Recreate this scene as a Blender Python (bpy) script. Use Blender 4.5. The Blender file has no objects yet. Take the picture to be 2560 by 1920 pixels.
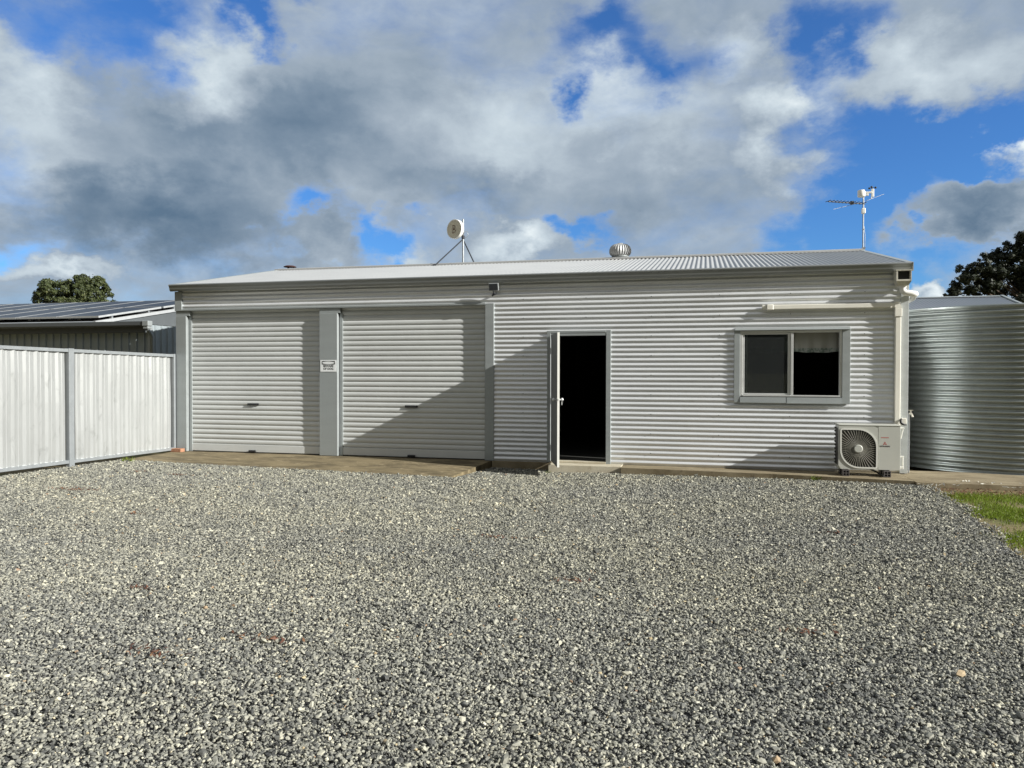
import bpy, math, random
import numpy as np
from mathutils import Vector, Matrix

R = math.radians
random.seed(7)
rng = np.random.default_rng(11)
scene = bpy.context.scene
COL = scene.collection

# ---------------------------------------------------------------- camera
cam_data = bpy.data.cameras.new('camera')
cam = bpy.data.objects.new('camera', cam_data)
COL.objects.link(cam)
cam_data.sensor_width = 36.0
cam_data.lens = 36.0 * 1921.94 / 2560.0
cam_data.clip_start = 0.05
cam_data.clip_end = 3000
YAW, PITCH, ROLL = R(14.0702), R(0.8840), R(0.1023)
F_ = Vector((-math.sin(YAW) * math.cos(PITCH), math.cos(YAW) * math.cos(PITCH), -math.sin(PITCH)))
R0 = Vector((math.cos(YAW), math.sin(YAW), 0))
U0 = R0.cross(F_)
R1 = math.cos(ROLL) * R0 + math.sin(ROLL) * U0
U1 = -math.sin(ROLL) * R0 + math.cos(ROLL) * U0
M3 = Matrix((R1, U1, -F_)).transposed()
cam.matrix_world = Matrix.Translation((9.3477, -12.1030, 1.4499)) @ M3.to_4x4()
scene.camera = cam

# ---------------------------------------------------------------- sun, sky, exposure
SUN_DIR = Vector((4.4, -1.0, 2.08)).normalized()          # towards the sun
SUN_EL = math.asin(SUN_DIR.z)
SUN_AZ = math.atan2(SUN_DIR.x, SUN_DIR.y)                 # from +Y towards +X
sun_data = bpy.data.lights.new('sun', 'SUN')
sun_data.energy = 5.0
sun_data.angle = R(0.5)
sun_data.color = (1.0, 0.98, 0.93)
sun = bpy.data.objects.new('sun', sun_data)
COL.objects.link(sun)
sun.rotation_euler = (-SUN_DIR).to_track_quat('-Z', 'Y').to_euler()
sun.location = (20, -8, 15)

scene.view_settings.view_transform = 'Standard'
scene.view_settings.look = 'None'
scene.view_settings.exposure = 0.72
scene.view_settings.gamma = 1.0
scene.view_settings.use_curve_mapping = False
scene.render.engine = 'CYCLES'
scene.cycles.max_bounces = 6
scene.cycles.use_denoising = True
scene.cycles.denoiser = 'OPENIMAGEDENOISE'
scene.cycles.denoising_input_passes = 'RGB_ALBEDO_NORMAL'
scene.cycles.denoising_prefilter = 'ACCURATE'

world = bpy.data.worlds.new('World')
scene.world = world
world.use_nodes = True


class NT:
    """small wrapper round a node tree"""
    def __init__(self, tree):
        self.t = tree

    def n(self, typ, **kw):
        nd = self.t.nodes.new(typ)
        ins = kw.pop('ins', {})
        for k, v in kw.items():
            setattr(nd, k, v)
        for k, v in ins.items():
            s = nd.inputs[k]
            if isinstance(v, bpy.types.NodeSocket):
                self.t.links.new(v, s)
            else:
                s.default_value = v
        return nd

    def math(self, op, a, b=0.0, c=0.0, clamp=False):
        nd = self.n('ShaderNodeMath', operation=op, use_clamp=clamp)
        for i, v in enumerate((a, b, c)):
            if i < len(nd.inputs):
                if isinstance(v, bpy.types.NodeSocket):
                    self.t.links.new(v, nd.inputs[i])
                else:
                    nd.inputs[i].default_value = v
        return nd.outputs[0]

    def vmath(self, op, a, b=None, scale=None):
        nd = self.n('ShaderNodeVectorMath', operation=op)
        for i, v in ((0, a), (1, b)):
            if v is None:
                continue
            if isinstance(v, bpy.types.NodeSocket):
                self.t.links.new(v, nd.inputs[i])
            else:
                nd.inputs[i].default_value = v
        if scale is not None:
            if isinstance(scale, bpy.types.NodeSocket):
                self.t.links.new(scale, nd.inputs['Scale'])
            else:
                nd.inputs['Scale'].default_value = scale
        return nd.outputs[0]

    def noise(self, vec, scale, detail=4.0, rough=0.55, color=False, dist=0.0):
        nd = self.n('ShaderNodeTexNoise', ins={'Scale': scale, 'Detail': detail, 'Roughness': rough, 'Distortion': dist})
        if vec is not None:
            self.t.links.new(vec, nd.inputs['Vector'])
        return nd.outputs['Color' if color else 'Fac']

    def ramp(self, fac, stops, interp='LINEAR'):
        nd = self.n('ShaderNodeValToRGB')
        cr = nd.color_ramp
        cr.interpolation = interp
        while len(cr.elements) < len(stops):
            cr.elements.new(0.5)
        for e, (p, c) in zip(cr.elements, stops):
            e.position = p
            e.color = (c[0], c[1], c[2], 1.0) if len(c) == 3 else c
        self.t.links.new(fac, nd.inputs[0])
        return nd.outputs[0]

    def mix(self, fac, a, b, blend='MIX'):
        nd = self.n('ShaderNodeMix', data_type='RGBA', blend_type=blend)
        for s, v in ((nd.inputs[0], fac), (nd.inputs[6], a), (nd.inputs[7], b)):
            if isinstance(v, bpy.types.NodeSocket):
                self.t.links.new(v, s)
            elif isinstance(v, (tuple, list)):
                s.default_value = (v[0], v[1], v[2], 1.0)
            else:
                s.default_value = v
        return nd.outputs[2]

    def maprange(self, v, a, b, c=0.0, d=1.0, smooth=False):
        nd = self.n('ShaderNodeMapRange', interpolation_type='SMOOTHSTEP' if smooth else 'LINEAR', clamp=True)
        self.t.links.new(v, nd.inputs[0])
        for i, x in enumerate((a, b, c, d)):
            nd.inputs[1 + i].default_value = x
        return nd.outputs[0]


def build_world():
    t = world.node_tree
    t.nodes.clear()
    k = NT(t)
    d = k.n('ShaderNodeTexCoord').outputs['Generated']
    sky = k.n('ShaderNodeTexSky', sky_type='NISHITA', sun_disc=False, sun_elevation=SUN_EL, sun_rotation=SUN_AZ,
              altitude=100.0, air_density=1.0, dust_density=0.3, ozone_density=2.0)
    blue = k.vmath('MULTIPLY', sky.outputs[0], (0.029, 0.057, 0.096))
    # clouds live in direction space: azimuth / elevation patches broken up by noise
    flat = k.vmath('MULTIPLY', d, (1.0, 1.0, 1.5))
    w1 = k.vmath('SUBTRACT', k.noise(flat, 5.0, 3.0, 0.55, color=True), (0.5, 0.5, 0.5))
    w2 = k.vmath('SUBTRACT', k.noise(flat, 17.0, 5.0, 0.62, color=True), (0.5, 0.5, 0.5))
    dw = k.vmath('ADD', k.vmath('ADD', d, k.vmath('SCALE', w1, scale=0.20)), k.vmath('SCALE', w2, scale=0.10))

    def patches(lst, start, vec):
        acc = start
        for az, el, ra, re, w in lst:
            a, e = R(az), R(el)
            c = (math.sin(a) * math.cos(e), math.cos(a) * math.cos(e), math.sin(e))
            mp = k.n('ShaderNodeMapping', vector_type='TEXTURE')
            t.links.new(vec, mp.inputs['Vector'])
            mp.inputs['Location'].default_value = c
            mp.inputs['Rotation'].default_value = (0, 0, -a)
            mp.inputs['Scale'].default_value = (R(ra), 1.0, R(re))
            g = k.n('ShaderNodeTexGradient', gradient_type='SPHERICAL')
            t.links.new(mp.outputs[0], g.inputs[0])
            acc = k.math('MULTIPLY_ADD', g.outputs['Fac'], w, acc)
        return acc

    # wisps drawn out along one slanting direction
    st = k.n('ShaderNodeMapping', ins={'Vector': d, 'Rotation': (0, R(-38), R(-14)), 'Scale': (5.0, 6.0, 13.0)})
    wisp = k.noise(st.outputs[0], 1.6, 7.0, 0.60, dist=0.4)
    f1 = k.noise(flat, 5.0, 9.0, 0.58, dist=0.35)
    f2 = k.noise(flat, 13.0, 7.0, 0.60, dist=0.3)
    f1c = k.math('SUBTRACT', f1, 0.5)
    f2c = k.math('SUBTRACT', f2, 0.5)
    fwd = k.n('ShaderNodeVectorMath', operation='DOT_PRODUCT', ins={1: (-0.30, 0.95, 0.0)})
    t.links.new(d, fwd.inputs[0])
    front = k.maprange(fwd.outputs['Value'], -0.10, 0.45, 0.0, 1.0, smooth=True)
    brk = k.math('MULTIPLY_ADD', f1c, 0.75, k.math('MULTIPLY_ADD', f2c, 0.42, k.math('MULTIPLY_ADD', k.math('SUBTRACT', wisp, 0.5), 0.90, 0.82)))
    cover = patches(COVER, brk, dw)
    alpha = k.maprange(cover, -0.05, 1.05, 0.0, 1.0, smooth=True)
    tone0 = k.math('MULTIPLY_ADD', f2c, 0.34, k.math('MULTIPLY_ADD', f1c, -0.55, 0.47))
    tone = patches(TONE, tone0, dw)
    thin = k.math('MULTIPLY_ADD', k.math('SUBTRACT', 1.0, alpha), 0.15, tone)
    cloud = k.ramp(thin, [(0.0, (0.075, 0.122, 0.182)), (0.25, (0.140, 0.190, 0.250)), (0.50, (0.250, 0.300, 0.355)),
                          (0.75, (0.39, 0.450, 0.495)), (1.0, (0.56, 0.61, 0.63))])
    # behind the yard: invented unseen sky, graded grey to shape the front wall's fill
    el = k.n('ShaderNodeSeparateXYZ', ins={0: d})
    rear = k.ramp(el.outputs[2], [(0.0, (0.025, 0.026, 0.023)), (0.20, (0.040, 0.041, 0.038)), (0.36, (0.13, 0.133, 0.134)), (0.60, (0.27, 0.279, 0.285)), (1.0, (0.34, 0.348, 0.355))])
    rear = k.vmath('SCALE', rear, scale=k.maprange(f1, 0.3, 0.7, 0.75, 1.25))
    col = k.mix(front, rear, k.mix(alpha, blue, cloud))
    bg = k.n('ShaderNodeBackground', ins={'Color': col, 'Strength': 0.92})
    out = k.n('ShaderNodeOutputWorld')
    t.links.new(bg.outputs[0], out.inputs['Surface'])


# azimuth, elevation, half widths (deg), weight
COVER = [
    (-40, 22.5, 8.0, 4.2, -1.0), (-45.5, 20.0, 5.0, 3.0, -0.5), (-33, 23.5, 2.4, 3.0, -1.0),
    (-6.5, 23.4, 6.5, 3.4, -1.1), (-3.0, 20.6, 3.6, 2.6, -0.75), (-10.6, 19.3, 1.7, 1.6, -0.85), (1.5, 22, 2.6, 2.3, -0.5),
    (8.2, 21.5, 2.8, 5.4, -1.15), (11, 23.5, 2.4, 3.2, -0.7),
    (13.5, 13.6, 8.5, 4.6, -1.5), (19, 13.2, 6, 3.2, -1.0), (8.2, 9.3, 5.2, 4.0, -1.5), (12.8, 6.4, 3.8, 2.2, -1.0),
    (-29.5, 11.2, 3.4, 2.5, -1.45), (-24.6, 9.0, 3.6, 2.2, -1.35), (-8.2, 10.4, 2.4, 1.4, -1.1), (-47.5, 7.0, 3.2, 2.0, -0.8),
    (-46.5, 17.2, 3.4, 3.4, 0.5), (-35.5, 19.6, 4.2, 4.2, 0.7), (-28.3, 8.9, 3.6, 2.2, 1.3), (16.8, 9.0, 5.6, 1.8, 1.9),
    (19.4, 12.2, 1.9, 1.9, 1.5), (-13, 9.6, 5.0, 2.0, 1.0), (14.5, 19.3, 6.5, 4.2, 0.9), (5.8, 16.2, 2.8, 2.8, 0.6),
    (-22, 7.8, 3.2, 1.5, 0.5), (14, 5.2, 2.8, 1.1, 1.3), (-44, 5.6, 4.4, 1.3, 0.6), (-25, 17, 13, 7, 0.7), (-37, 12, 11, 5, 0.7), (-10, 14.5, 14, 3.5, 0.4),
]
TONE = [
    (-39.0, 9.8, 9.5, 4.0, -0.55), (-29.0, 16.0, 10.0, 5.2, -0.34), (-28.3, 9.2, 4.0, 2.4, -0.30), (16.8, 8.9, 6.0, 1.9, -0.42),
    (-3, 12.2, 8.0, 3.0, -0.16), (-17.5, 12.6, 8.0, 2.6, -0.26), (-37, 16.2, 5.0, 3.2, -0.10), (-24, 20, 7.0, 6, -0.04),
    (-35.7, 20.2, 4.4, 3.6, 0.36), (-46.5, 17.2, 3.4, 3.4, 0.36), (-8, 19.5, 4.6, 3.4, 0.34), (6.3, 16.8, 3.6, 2.9, 0.50),
    (14.5, 19.3, 6.5, 3.8, 0.42), (-13, 9.3, 4.2, 1.9, 0.50), (19.4, 12.3, 1.9, 1.8, 0.7), (-44, 5.6, 4.4, 1.1, 0.38),
    (14.2, 5.2, 2.6, 1.0, 0.5), (-16.4, 17.4, 9.0, 3.6, 0.22), (3.2, 22.5, 2.8, 2.8, 0.34), (-1, 17.4, 5.4, 3.2, 0.16),
    (-22, 8.0, 3.2, 1.4, 0.25), (-46, 13, 5, 3, 0.22),
]
build_world()


# ---------------------------------------------------------------- helpers: meshes and tags
class MB:
    """collects shapes into one mesh"""
    def __init__(self):
        self.v, self.f, self.m, self.s = [], [], [], []

    def add(self, verts, faces, mat=0, smooth=False):
        o = len(self.v)
        self.v.extend(tuple(v) for v in verts)
        for f in faces:
            self.f.append(tuple(i + o for i in f))
            self.m.append(mat)
            self.s.append(smooth)
        return self

    def box(self, x0, x1, y0, y1, z0, z1, mat=0, bev=0.0):
        if bev > 0:
            b = min(bev, (x1 - x0) / 2.01, (y1 - y0) / 2.01, (z1 - z0) / 2.01)
            prof = [(x0 + b, y0), (x1 - b, y0), (x1, y0 + b), (x1, y1 - b), (x1 - b, y1), (x0 + b, y1), (x0, y1 - b), (x0, y0 + b)]
            cx, cy = (x0 + x1) / 2, (y0 + y1) / 2
            ins = [(x + (b if x < cx else -b) * (1 if x in (x0, x1) else 0) , y + (b if y < cy else -b) * (1 if y in (y0, y1) else 0)) for x, y in prof]
            rings = [(z0, ins), (z0 + b, prof), (z1 - b, prof), (z1, ins)]
            vs = [(x, y, z) for z, pr in rings for x, y in pr]
            fs = []
            for r in range(3):
                for i in range(8):
                    j = (i + 1) % 8
                    fs.append((r * 8 + i, r * 8 + j, r * 8 + 8 + j, r * 8 + 8 + i))
            fs.append(tuple(reversed(range(8))))
            fs.append(tuple(range(24, 32)))
            return self.add(vs, fs, mat)
        vs = [(x0, y0, z0), (x1, y0, z0), (x1, y1, z0), (x0, y1, z0), (x0, y0, z1), (x1, y0, z1), (x1, y1, z1), (x0, y1, z1)]
        fs = [(0, 3, 2, 1), (4, 5, 6, 7), (0, 1, 5, 4), (1, 2, 6, 5), (2, 3, 7, 6), (3, 0, 4, 7)]
        return self.add(vs, fs, mat)

    def extrude_x(self, prof, x0, x1, mat=0, smooth=False, caps=True, closed=True):
        """profile of (y, z) run along x"""
        n = len(prof)
        vs = [(x0, y, z) for y, z in prof] + [(x1, y, z) for y, z in prof]
        fs = [(i, (i + 1) % n, n + (i + 1) % n, n + i) for i in range(n if closed else n - 1)]
        self.add(vs, fs, mat, smooth)
        if caps and closed:
            self.add(vs, [tuple(range(n)), tuple(reversed(range(n, 2 * n)))], mat)
        return self

    def prism(self, prof, z0, z1, mat=0):
        """plan outline of (x, y) run up z"""
        n = len(prof)
        vs = [(x, y, z0) for x, y in prof] + [(x, y, z1) for x, y in prof]
        fs = [(i, (i + 1) % n, n + (i + 1) % n, n + i) for i in range(n)]
        fs += [tuple(reversed(range(n))), tuple(range(n, 2 * n))]
        return self.add(vs, fs, mat)

    def tube(self, pts, rad, seg=10, mat=0, caps=True):
        pts = [Vector(p) for p in pts]
        rads = rad if isinstance(rad, (list, tuple)) else [rad] * len(pts)
        vs, prev = [], None
        for i, p in enumerate(pts):
            a = pts[max(i - 1, 0)]
            b = pts[min(i + 1, len(pts) - 1)]
            tg = (b - a).normalized()
            if prev is None:
                ref = Vector((0, 0, 1)) if abs(tg.z) < 0.9 else Vector((1, 0, 0))
                u = tg.cross(ref).normalized()
            else:
                u = (prev - tg * prev.dot(tg)).normalized()
            prev = u
            w = tg.cross(u)
            for s in range(seg):
                an = 2 * math.pi * s / seg
                vs.append(p + (u * math.cos(an) + w * math.sin(an)) * rads[i])
        fs = []
        for i in range(len(pts) - 1):
            for s in range(seg):
                s2 = (s + 1) % seg
                fs.append((i * seg + s, i * seg + s2, (i + 1) * seg + s2, (i + 1) * seg + s))
        self.add(vs, fs, mat, True)
        if caps:
            o = (len(pts) - 1) * seg
            self.add(vs, [tuple(reversed(range(seg))), tuple(range(o, o + seg))], mat)
        return self

    def lathe(self, prof, c, seg=24, mat=0, smooth=True):
        """profile of (radius, z) spun about the vertical through c"""
        vs, fs = [], []
        for r, z in prof:
            for s in range(seg):
                a = 2 * math.pi * s / seg
                vs.append((c[0] + r * math.cos(a), c[1] + r * math.sin(a), c[2] + z))
        for i in range(len(prof) - 1):
            for s in range(seg):
                s2 = (s + 1) % seg
                fs.append((i * seg + s, i * seg + s2, (i + 1) * seg + s2, (i + 1) * seg + s))
        return self.add(vs, fs, mat, smooth)

    def build(self, name, mats, parent=None, xf=None):
        me = bpy.data.meshes.new(name)
        v = self.v
        if xf is not None:
            v = [tuple(xf @ Vector(p)) for p in v]
        base = Vector((0, 0, 0))
        if parent is not None:
            base = parent_origin(parent)
        v = [(p[0] - base.x, p[1] - base.y, p[2] - base.z) for p in v]
        me.from_pydata(v, [], self.f)
        me.polygons.foreach_set('material_index', self.m)
        me.polygons.foreach_set('use_smooth', self.s)
        for m in (mats if isinstance(mats, (list, tuple)) else [mats]):
            me.materials.append(m)
        me.update()
        o = bpy.data.objects.new(name, me)
        COL.objects.link(o)
        if parent is not None:
            o.parent = parent
        return o


def parent_origin(p):
    o = Vector(p.location)
    while p.parent is not None:
        p = p.parent
        o = o + Vector(p.location)
    return o


def tag(o, label=None, cat=None, group=None, kind=None):
    if label:
        o['label'] = label
    if cat:
        o['category'] = cat
    if group:
        o['group'] = group
    if kind:
        o['kind'] = kind
    return o


def thing(name, label, cat, loc, group=None):
    o = bpy.data.objects.new(name, None)
    COL.objects.link(o)
    o.location = loc
    o.empty_display_size = 0.2
    return tag(o, label, cat, group)


def text_mb(s, size, extr=0.001, bold=0.0):
    """the letters of s as an MB in the xy plane, centred"""
    cu = bpy.data.curves.new('lettering', 'FONT')
    cu.body = s
    cu.size = size
    cu.align_x = 'CENTER'
    cu.align_y = 'CENTER'
    cu.extrude = extr
    cu.offset = bold
    cu.resolution_u = 3
    ob = bpy.data.objects.new('lettering', cu)
    COL.objects.link(ob)
    dg = bpy.context.evaluated_depsgraph_get()
    me = bpy.data.meshes.new_from_object(ob.evaluated_get(dg))
    mb = MB()
    mb.add([v.co[:] for v in me.vertices], [tuple(p.vertices) for p in me.polygons])
    bpy.data.objects.remove(ob)
    bpy.data.curves.remove(cu)
    bpy.data.meshes.remove(me)
    return mb


# ---------------------------------------------------------------- materials
def mat_new(name):
    m = bpy.data.materials.new(name)
    m.use_nodes = True
    m.node_tree.nodes.clear()
    k = NT(m.node_tree)
    out = k.n('ShaderNodeOutputMaterial')
    b = k.n('ShaderNodeBsdfPrincipled')
    m.node_tree.links.new(b.outputs[0], out.inputs[0])
    k.out, k.b = out, b
    return m, k


def link(k, a, b):
    k.t.links.new(a, b)


def obj_co(k):
    return k.n('ShaderNodeTexCoord').outputs['Object']


def simple(name, col, rough=0.5, metal=0.0, var=0.12, scale=6.0, bump=0.0, bscale=80.0):
    """one base colour with a faint large-scale mottling"""
    m, k = mat_new(name)
    co = obj_co(k)
    n = k.noise(co, scale, 5.0, 0.6)
    v = k.maprange(n, 0.3, 0.7, 1.0 - var, 1.0 + var)
    c = k.vmath('SCALE', (col[0], col[1], col[2]), scale=v)
    link(k, c, k.b.inputs['Base Color'])
    k.b.inputs['Roughness'].default_value = rough
    k.b.inputs['Metallic'].default_value = metal
    if bump > 0:
        bp = k.n('ShaderNodeBump', ins={'Strength': bump, 'Distance': 0.002})
        link(k, k.noise(co, bscale, 3.0), bp.inputs['Height'])
        link(k, bp.outputs[0], k.b.inputs['Normal'])
    return m


def zinc(name, col=(0.60, 0.62, 0.63), rough=0.42, metal=0.55, var=0.10, streak=(1.2, 8.0, 8.0), grime=0.0, spangle=0.0):
    """bare galvanised or zinc-alloy steel: part metallic, mottled, weathered"""
    m, k = mat_new(name)
    co = obj_co(k)
    n1 = k.noise(k.vmath('MULTIPLY', co, streak), 1.0, 6.0, 0.6)
    n2 = k.noise(co, 55.0, 2.0, 0.5)
    v = k.maprange(n1, 0.3, 0.7, 1.0 - var, 1.0 + var)
    v = k.math('MULTIPLY', v, k.maprange(n2, 0.3, 0.7, 0.96, 1.04))
    c = k.vmath('SCALE', (col[0], col[1], col[2]), scale=v)
    if grime > 0:
        g = k.maprange(k.noise(co, 2.3, 7.0, 0.68), 0.52, 0.72, 0.0, grime, smooth=True)
        c = k.mix(g, c, (0.33, 0.32, 0.28))
    if spangle > 0:
        vo = k.n('ShaderNodeTexVoronoi', ins={'Scale': 45.0})
        link(k, co, vo.inputs['Vector'])
        s = k.n('ShaderNodeSeparateColor')
        link(k, vo.outputs['Color'], s.inputs[0])
        c = k.vmath('SCALE', c, scale=k.maprange(s.outputs[0], 0, 1, 1 - spangle, 1 + spangle))
        link(k, k.maprange(s.outputs[1], 0, 1, rough - 0.07, rough + 0.07), k.b.inputs['Roughness'])
    else:
        link(k, k.maprange(n1, 0.3, 0.7, rough - 0.05, rough + 0.07), k.b.inputs['Roughness'])
    link(k, c, k.b.inputs['Base Color'])
    k.b.inputs['Metallic'].default_value = metal
    return m


M = {}
M['wall'] = zinc('zinc_wall', (0.70, 0.716, 0.726), 0.36, 0.42, 0.05, grime=0.10)
M['roof'] = zinc('zinc_roof', (0.41, 0.415, 0.41), 0.5, 0.30, 0.06)
M['trim'] = zinc('zinc_trim', (0.32, 0.345, 0.345), 0.45, 0.30, 0.05)
M['trim_light'] = zinc('zinc_trim_light', (0.52, 0.55, 0.55), 0.42, 0.30, 0.05)
M['gutter'] = zinc('zinc_gutter', (0.27, 0.285, 0.288), 0.42, 0.45, 0.06)
M['roller'] = simple('roller_door_paint', (0.53, 0.545, 0.535), 0.42, 0.05, 0.06, 1.5)
M['tank'] = zinc('galvanised_tank', (0.33, 0.36, 0.35), 0.38, 0.72, 0.16, (1.6, 1.6, 1.6), spangle=0.03)
M['fence_sheet'] = None
M['fence_frame'] = zinc('galvanised_frame', (0.28, 0.30, 0.31), 0.5, 0.35, 0.06)
M['pvc'] = simple('white_pvc', (0.80, 0.79, 0.75), 0.35, 0.0, 0.04)
M['duct'] = simple('cream_plastic', (0.76, 0.74, 0.66), 0.4, 0.0, 0.05)
M['ac'] = simple('air_con_enamel', (0.47, 0.475, 0.43), 0.4, 0.0, 0.04, 3.0)
M['ac_dark'] = simple('air_con_shadow_metal', (0.035, 0.035, 0.03), 0.6, 0.2, 0.1)
M['ac_grille'] = simple('air_con_grille_plastic', (0.24, 0.23, 0.19), 0.5, 0.0, 0.1)
M['black'] = simple('black_plastic', (0.015, 0.015, 0.016), 0.5, 0.0, 0.1)
M['dark_steel'] = simple('dark_steel', (0.05, 0.055, 0.065), 0.45, 0.4, 0.15)
M['pole'] = zinc('galvanised_pole', (0.38, 0.40, 0.41), 0.4, 0.6, 0.05)
M['timber'] = simple('raw_brick', (0.34, 0.17, 0.10), 0.85, 0.0, 0.22, 30.0, 0.4, 90.0)
M['red_ink'] = simple('red_print', (0.42, 0.035, 0.03), 0.4, 0, 0.05)
M['grey_ink'] = simple('grey_print', (0.10, 0.09, 0.09), 0.5, 0, 0.05)
M['sign'] = simple('sign_white', (0.78, 0.80, 0.80), 0.35, 0, 0.02)
M['dish_face'] = simple('dish_cover', (0.55, 0.51, 0.40), 0.6, 0, 0.06, 4.0)
M['dish_body'] = simple('dish_white', (0.80, 0.79, 0.74), 0.4, 0, 0.03)
M['paint_brown'] = simple('brown_paint', (0.10, 0.030, 0.015), 0.7, 0, 0.2, 40.0)
M['rust'] = simple('rusty_steel', (0.06, 0.022, 0.018), 0.8, 0.1, 0.3, 20.0)
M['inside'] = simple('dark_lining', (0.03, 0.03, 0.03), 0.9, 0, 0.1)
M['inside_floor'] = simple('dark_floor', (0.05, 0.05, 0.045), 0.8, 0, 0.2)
M['rainhead'] = simple('cream_rainhead', (0.55, 0.53, 0.45), 0.5, 0.0, 0.25, 14.0)
M['curtain'] = None
M['door'] = zinc('door_skin', (0.15, 0.156, 0.154), 0.55, 0.2, 0.10)
M['brass'] = simple('weathered_brass', (0.55, 0.52, 0.44), 0.4, 0.7, 0.15)
M['alu'] = zinc('window_aluminium', (0.66, 0.67, 0.66), 0.38, 0.5, 0.05)
M['bracket'] = simple('white_enamel', (0.68, 0.68, 0.63), 0.35, 0, 0.03)
M['solar_frame'] = zinc('anodised_frame', (0.42, 0.43, 0.43), 0.4, 0.3, 0.04)
M['bark'] = simple('bark', (0.10, 0.075, 0.055), 0.9, 0, 0.3, 12.0, 0.8, 30.0)


def fence_mat():
    m, k = mat_new('fence_sheet_white')
    co = obj_co(k)
    base = (0.42, 0.433, 0.428)
    v = k.maprange(k.noise(k.vmath('MULTIPLY', co, (1, 9, 1.2)), 1.0, 6.0, 0.65), 0.3, 0.7, 0.90, 1.06)
    c = k.vmath('SCALE', base, scale=v)
    dirt = k.maprange(k.noise(k.vmath('MULTIPLY', co, (1, 3.2, 1.5)), 2.1, 7.0, 0.65, dist=0.6), 0.55, 0.70, 0.0, 0.38, smooth=True)
    c = k.mix(dirt, c, (0.22, 0.23, 0.222))
    scuff = k.maprange(k.noise(k.vmath('MULTIPLY', co, (1, 14, 4.5)), 1.6, 3.0, 0.5), 0.70, 0.76, 0.0, 0.5, smooth=True)
    c = k.mix(scuff, c, (0.21, 0.22, 0.215))
    link(k, c, k.b.inputs['Base Color'])
    k.b.inputs['Roughness'].default_value = 0.30
    k.b.inputs['Metallic'].default_value = 0.42
    return m


M['fence_sheet'] = fence_mat()


def curtain_mat():
    m, k = mat_new('valance_cloth')
    co = obj_co(k)
    sp = k.n('ShaderNodeSeparateXYZ')
    link(k, co, sp.inputs[0])
    fl = k.maprange(k.noise(co, 26.0, 2.0, 0.5), 0.47, 0.55, 0.0, 1.0, smooth=True)
    print_ = k.mix(fl, (0.25, 0.27, 0.255), (0.13, 0.165, 0.15))
    low = k.maprange(sp.outputs[2], 1.815, 1.825, 1.0, 0.0)
    c = k.mix(low, (0.30, 0.30, 0.275), print_)
    link(k, c, k.b.inputs['Base Color'])
    k.b.inputs['Roughness'].default_value = 0.9
    return m


M['curtain'] = curtain_mat()


def concrete_mat(name, a, b, scale, stain=None):
    m, k = mat_new(name)
    co = obj_co(k)
    n = k.noise(k.vmath('MULTIPLY', co, (1.0, 2.6, 1.0)), scale, 8.0, 0.68, dist=0.4)
    c = k.mix(k.maprange(n, 0.36, 0.62, 0, 1, smooth=True), a, b)
    if stain:
        s = k.maprange(k.noise(k.vmath('MULTIPLY', co, (1.2, 3.0, 1)), scale * 2.7, 7.0, 0.7), 0.55, 0.68, 0, 0.75, smooth=True)
        c = k.mix(s, c, stain)
    f = k.noise(co, 160.0, 3.0, 0.6)
    c = k.vmath('SCALE', c, scale=k.maprange(f, 0.3, 0.7, 0.8, 1.2))
    link(k, c, k.b.inputs['Base Color'])
    k.b.inputs['Roughness'].default_value = 0.9
    bp = k.n('ShaderNodeBump', ins={'Strength': 0.35, 'Distance': 0.004})
    link(k, k.noise(co, 60.0, 5.0, 0.65), bp.inputs['Height'])
    link(k, bp.outputs[0], k.b.inputs['Normal'])
    return m


M['apron'] = concrete_mat('mossy_concrete', (0.088, 0.068, 0.034), (0.20, 0.158, 0.085), 1.4, (0.34, 0.275, 0.165))
M['slab'] = concrete_mat('dirty_slab', (0.16, 0.125, 0.07), (0.26, 0.215, 0.135), 1.8, (0.10, 0.078, 0.045))
M['step'] = concrete_mat('pale_step', (0.40, 0.355, 0.26), (0.48, 0.44, 0.34), 2.5, (0.28, 0.235, 0.16))


def ground_mat():
    m, k = mat_new('bare_earth_and_grass')
    co = obj_co(k)
    n = k.noise(co, 0.9, 8.0, 0.65)
    c = k.ramp(n, [(0.30, (0.13, 0.095, 0.05)), (0.46, (0.20, 0.155, 0.075)), (0.58, (0.15, 0.14, 0.05)), (0.70, (0.09, 0.12, 0.025))])
    c = k.vmath('SCALE', c, scale=k.maprange(k.noise(co, 45.0, 4.0, 0.7), 0.3, 0.7, 0.55, 1.45))
    link(k, c, k.b.inputs['Base Color'])
    k.b.inputs['Roughness'].default_value = 1.0
    bp = k.n('ShaderNodeBump', ins={'Strength': 0.9, 'Distance': 0.02})
    link(k, k.noise(co, 38.0, 5.0, 0.7), bp.inputs['Height'])
    link(k, bp.outputs[0], k.b.inputs['Normal'])
    return m


def bed_mat():
    """fine grit between the stones"""
    m, k = mat_new('gravel_grit')
    co = obj_co(k)
    vo = k.n('ShaderNodeTexVoronoi', ins={'Scale': 62.0})
    link(k, co, vo.inputs['Vector'])
    s = k.n('ShaderNodeSeparateColor')
    link(k, vo.outputs['Color'], s.inputs[0])
    c = k.ramp(s.outputs[0], [(0.0, (0.04, 0.04, 0.042)), (0.6, (0.12, 0.12, 0.115)), (1.0, (0.32, 0.31, 0.28))])
    c = k.vmath('SCALE', c, scale=k.maprange(k.noise(co, 0.8, 4.0), 0.3, 0.7, 0.8, 1.2))
    link(k, c, k.b.inputs['Base Color'])
    k.b.inputs['Roughness'].default_value = 0.95
    bp = k.n('ShaderNodeBump', ins={'Strength': 1.0, 'Distance': 0.02})
    link(k, k.math('SUBTRACT', 1.0, vo.outputs['Distance']), bp.inputs['Height'])
    link(k, bp.outputs[0], k.b.inputs['Normal'])
    return m


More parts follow.
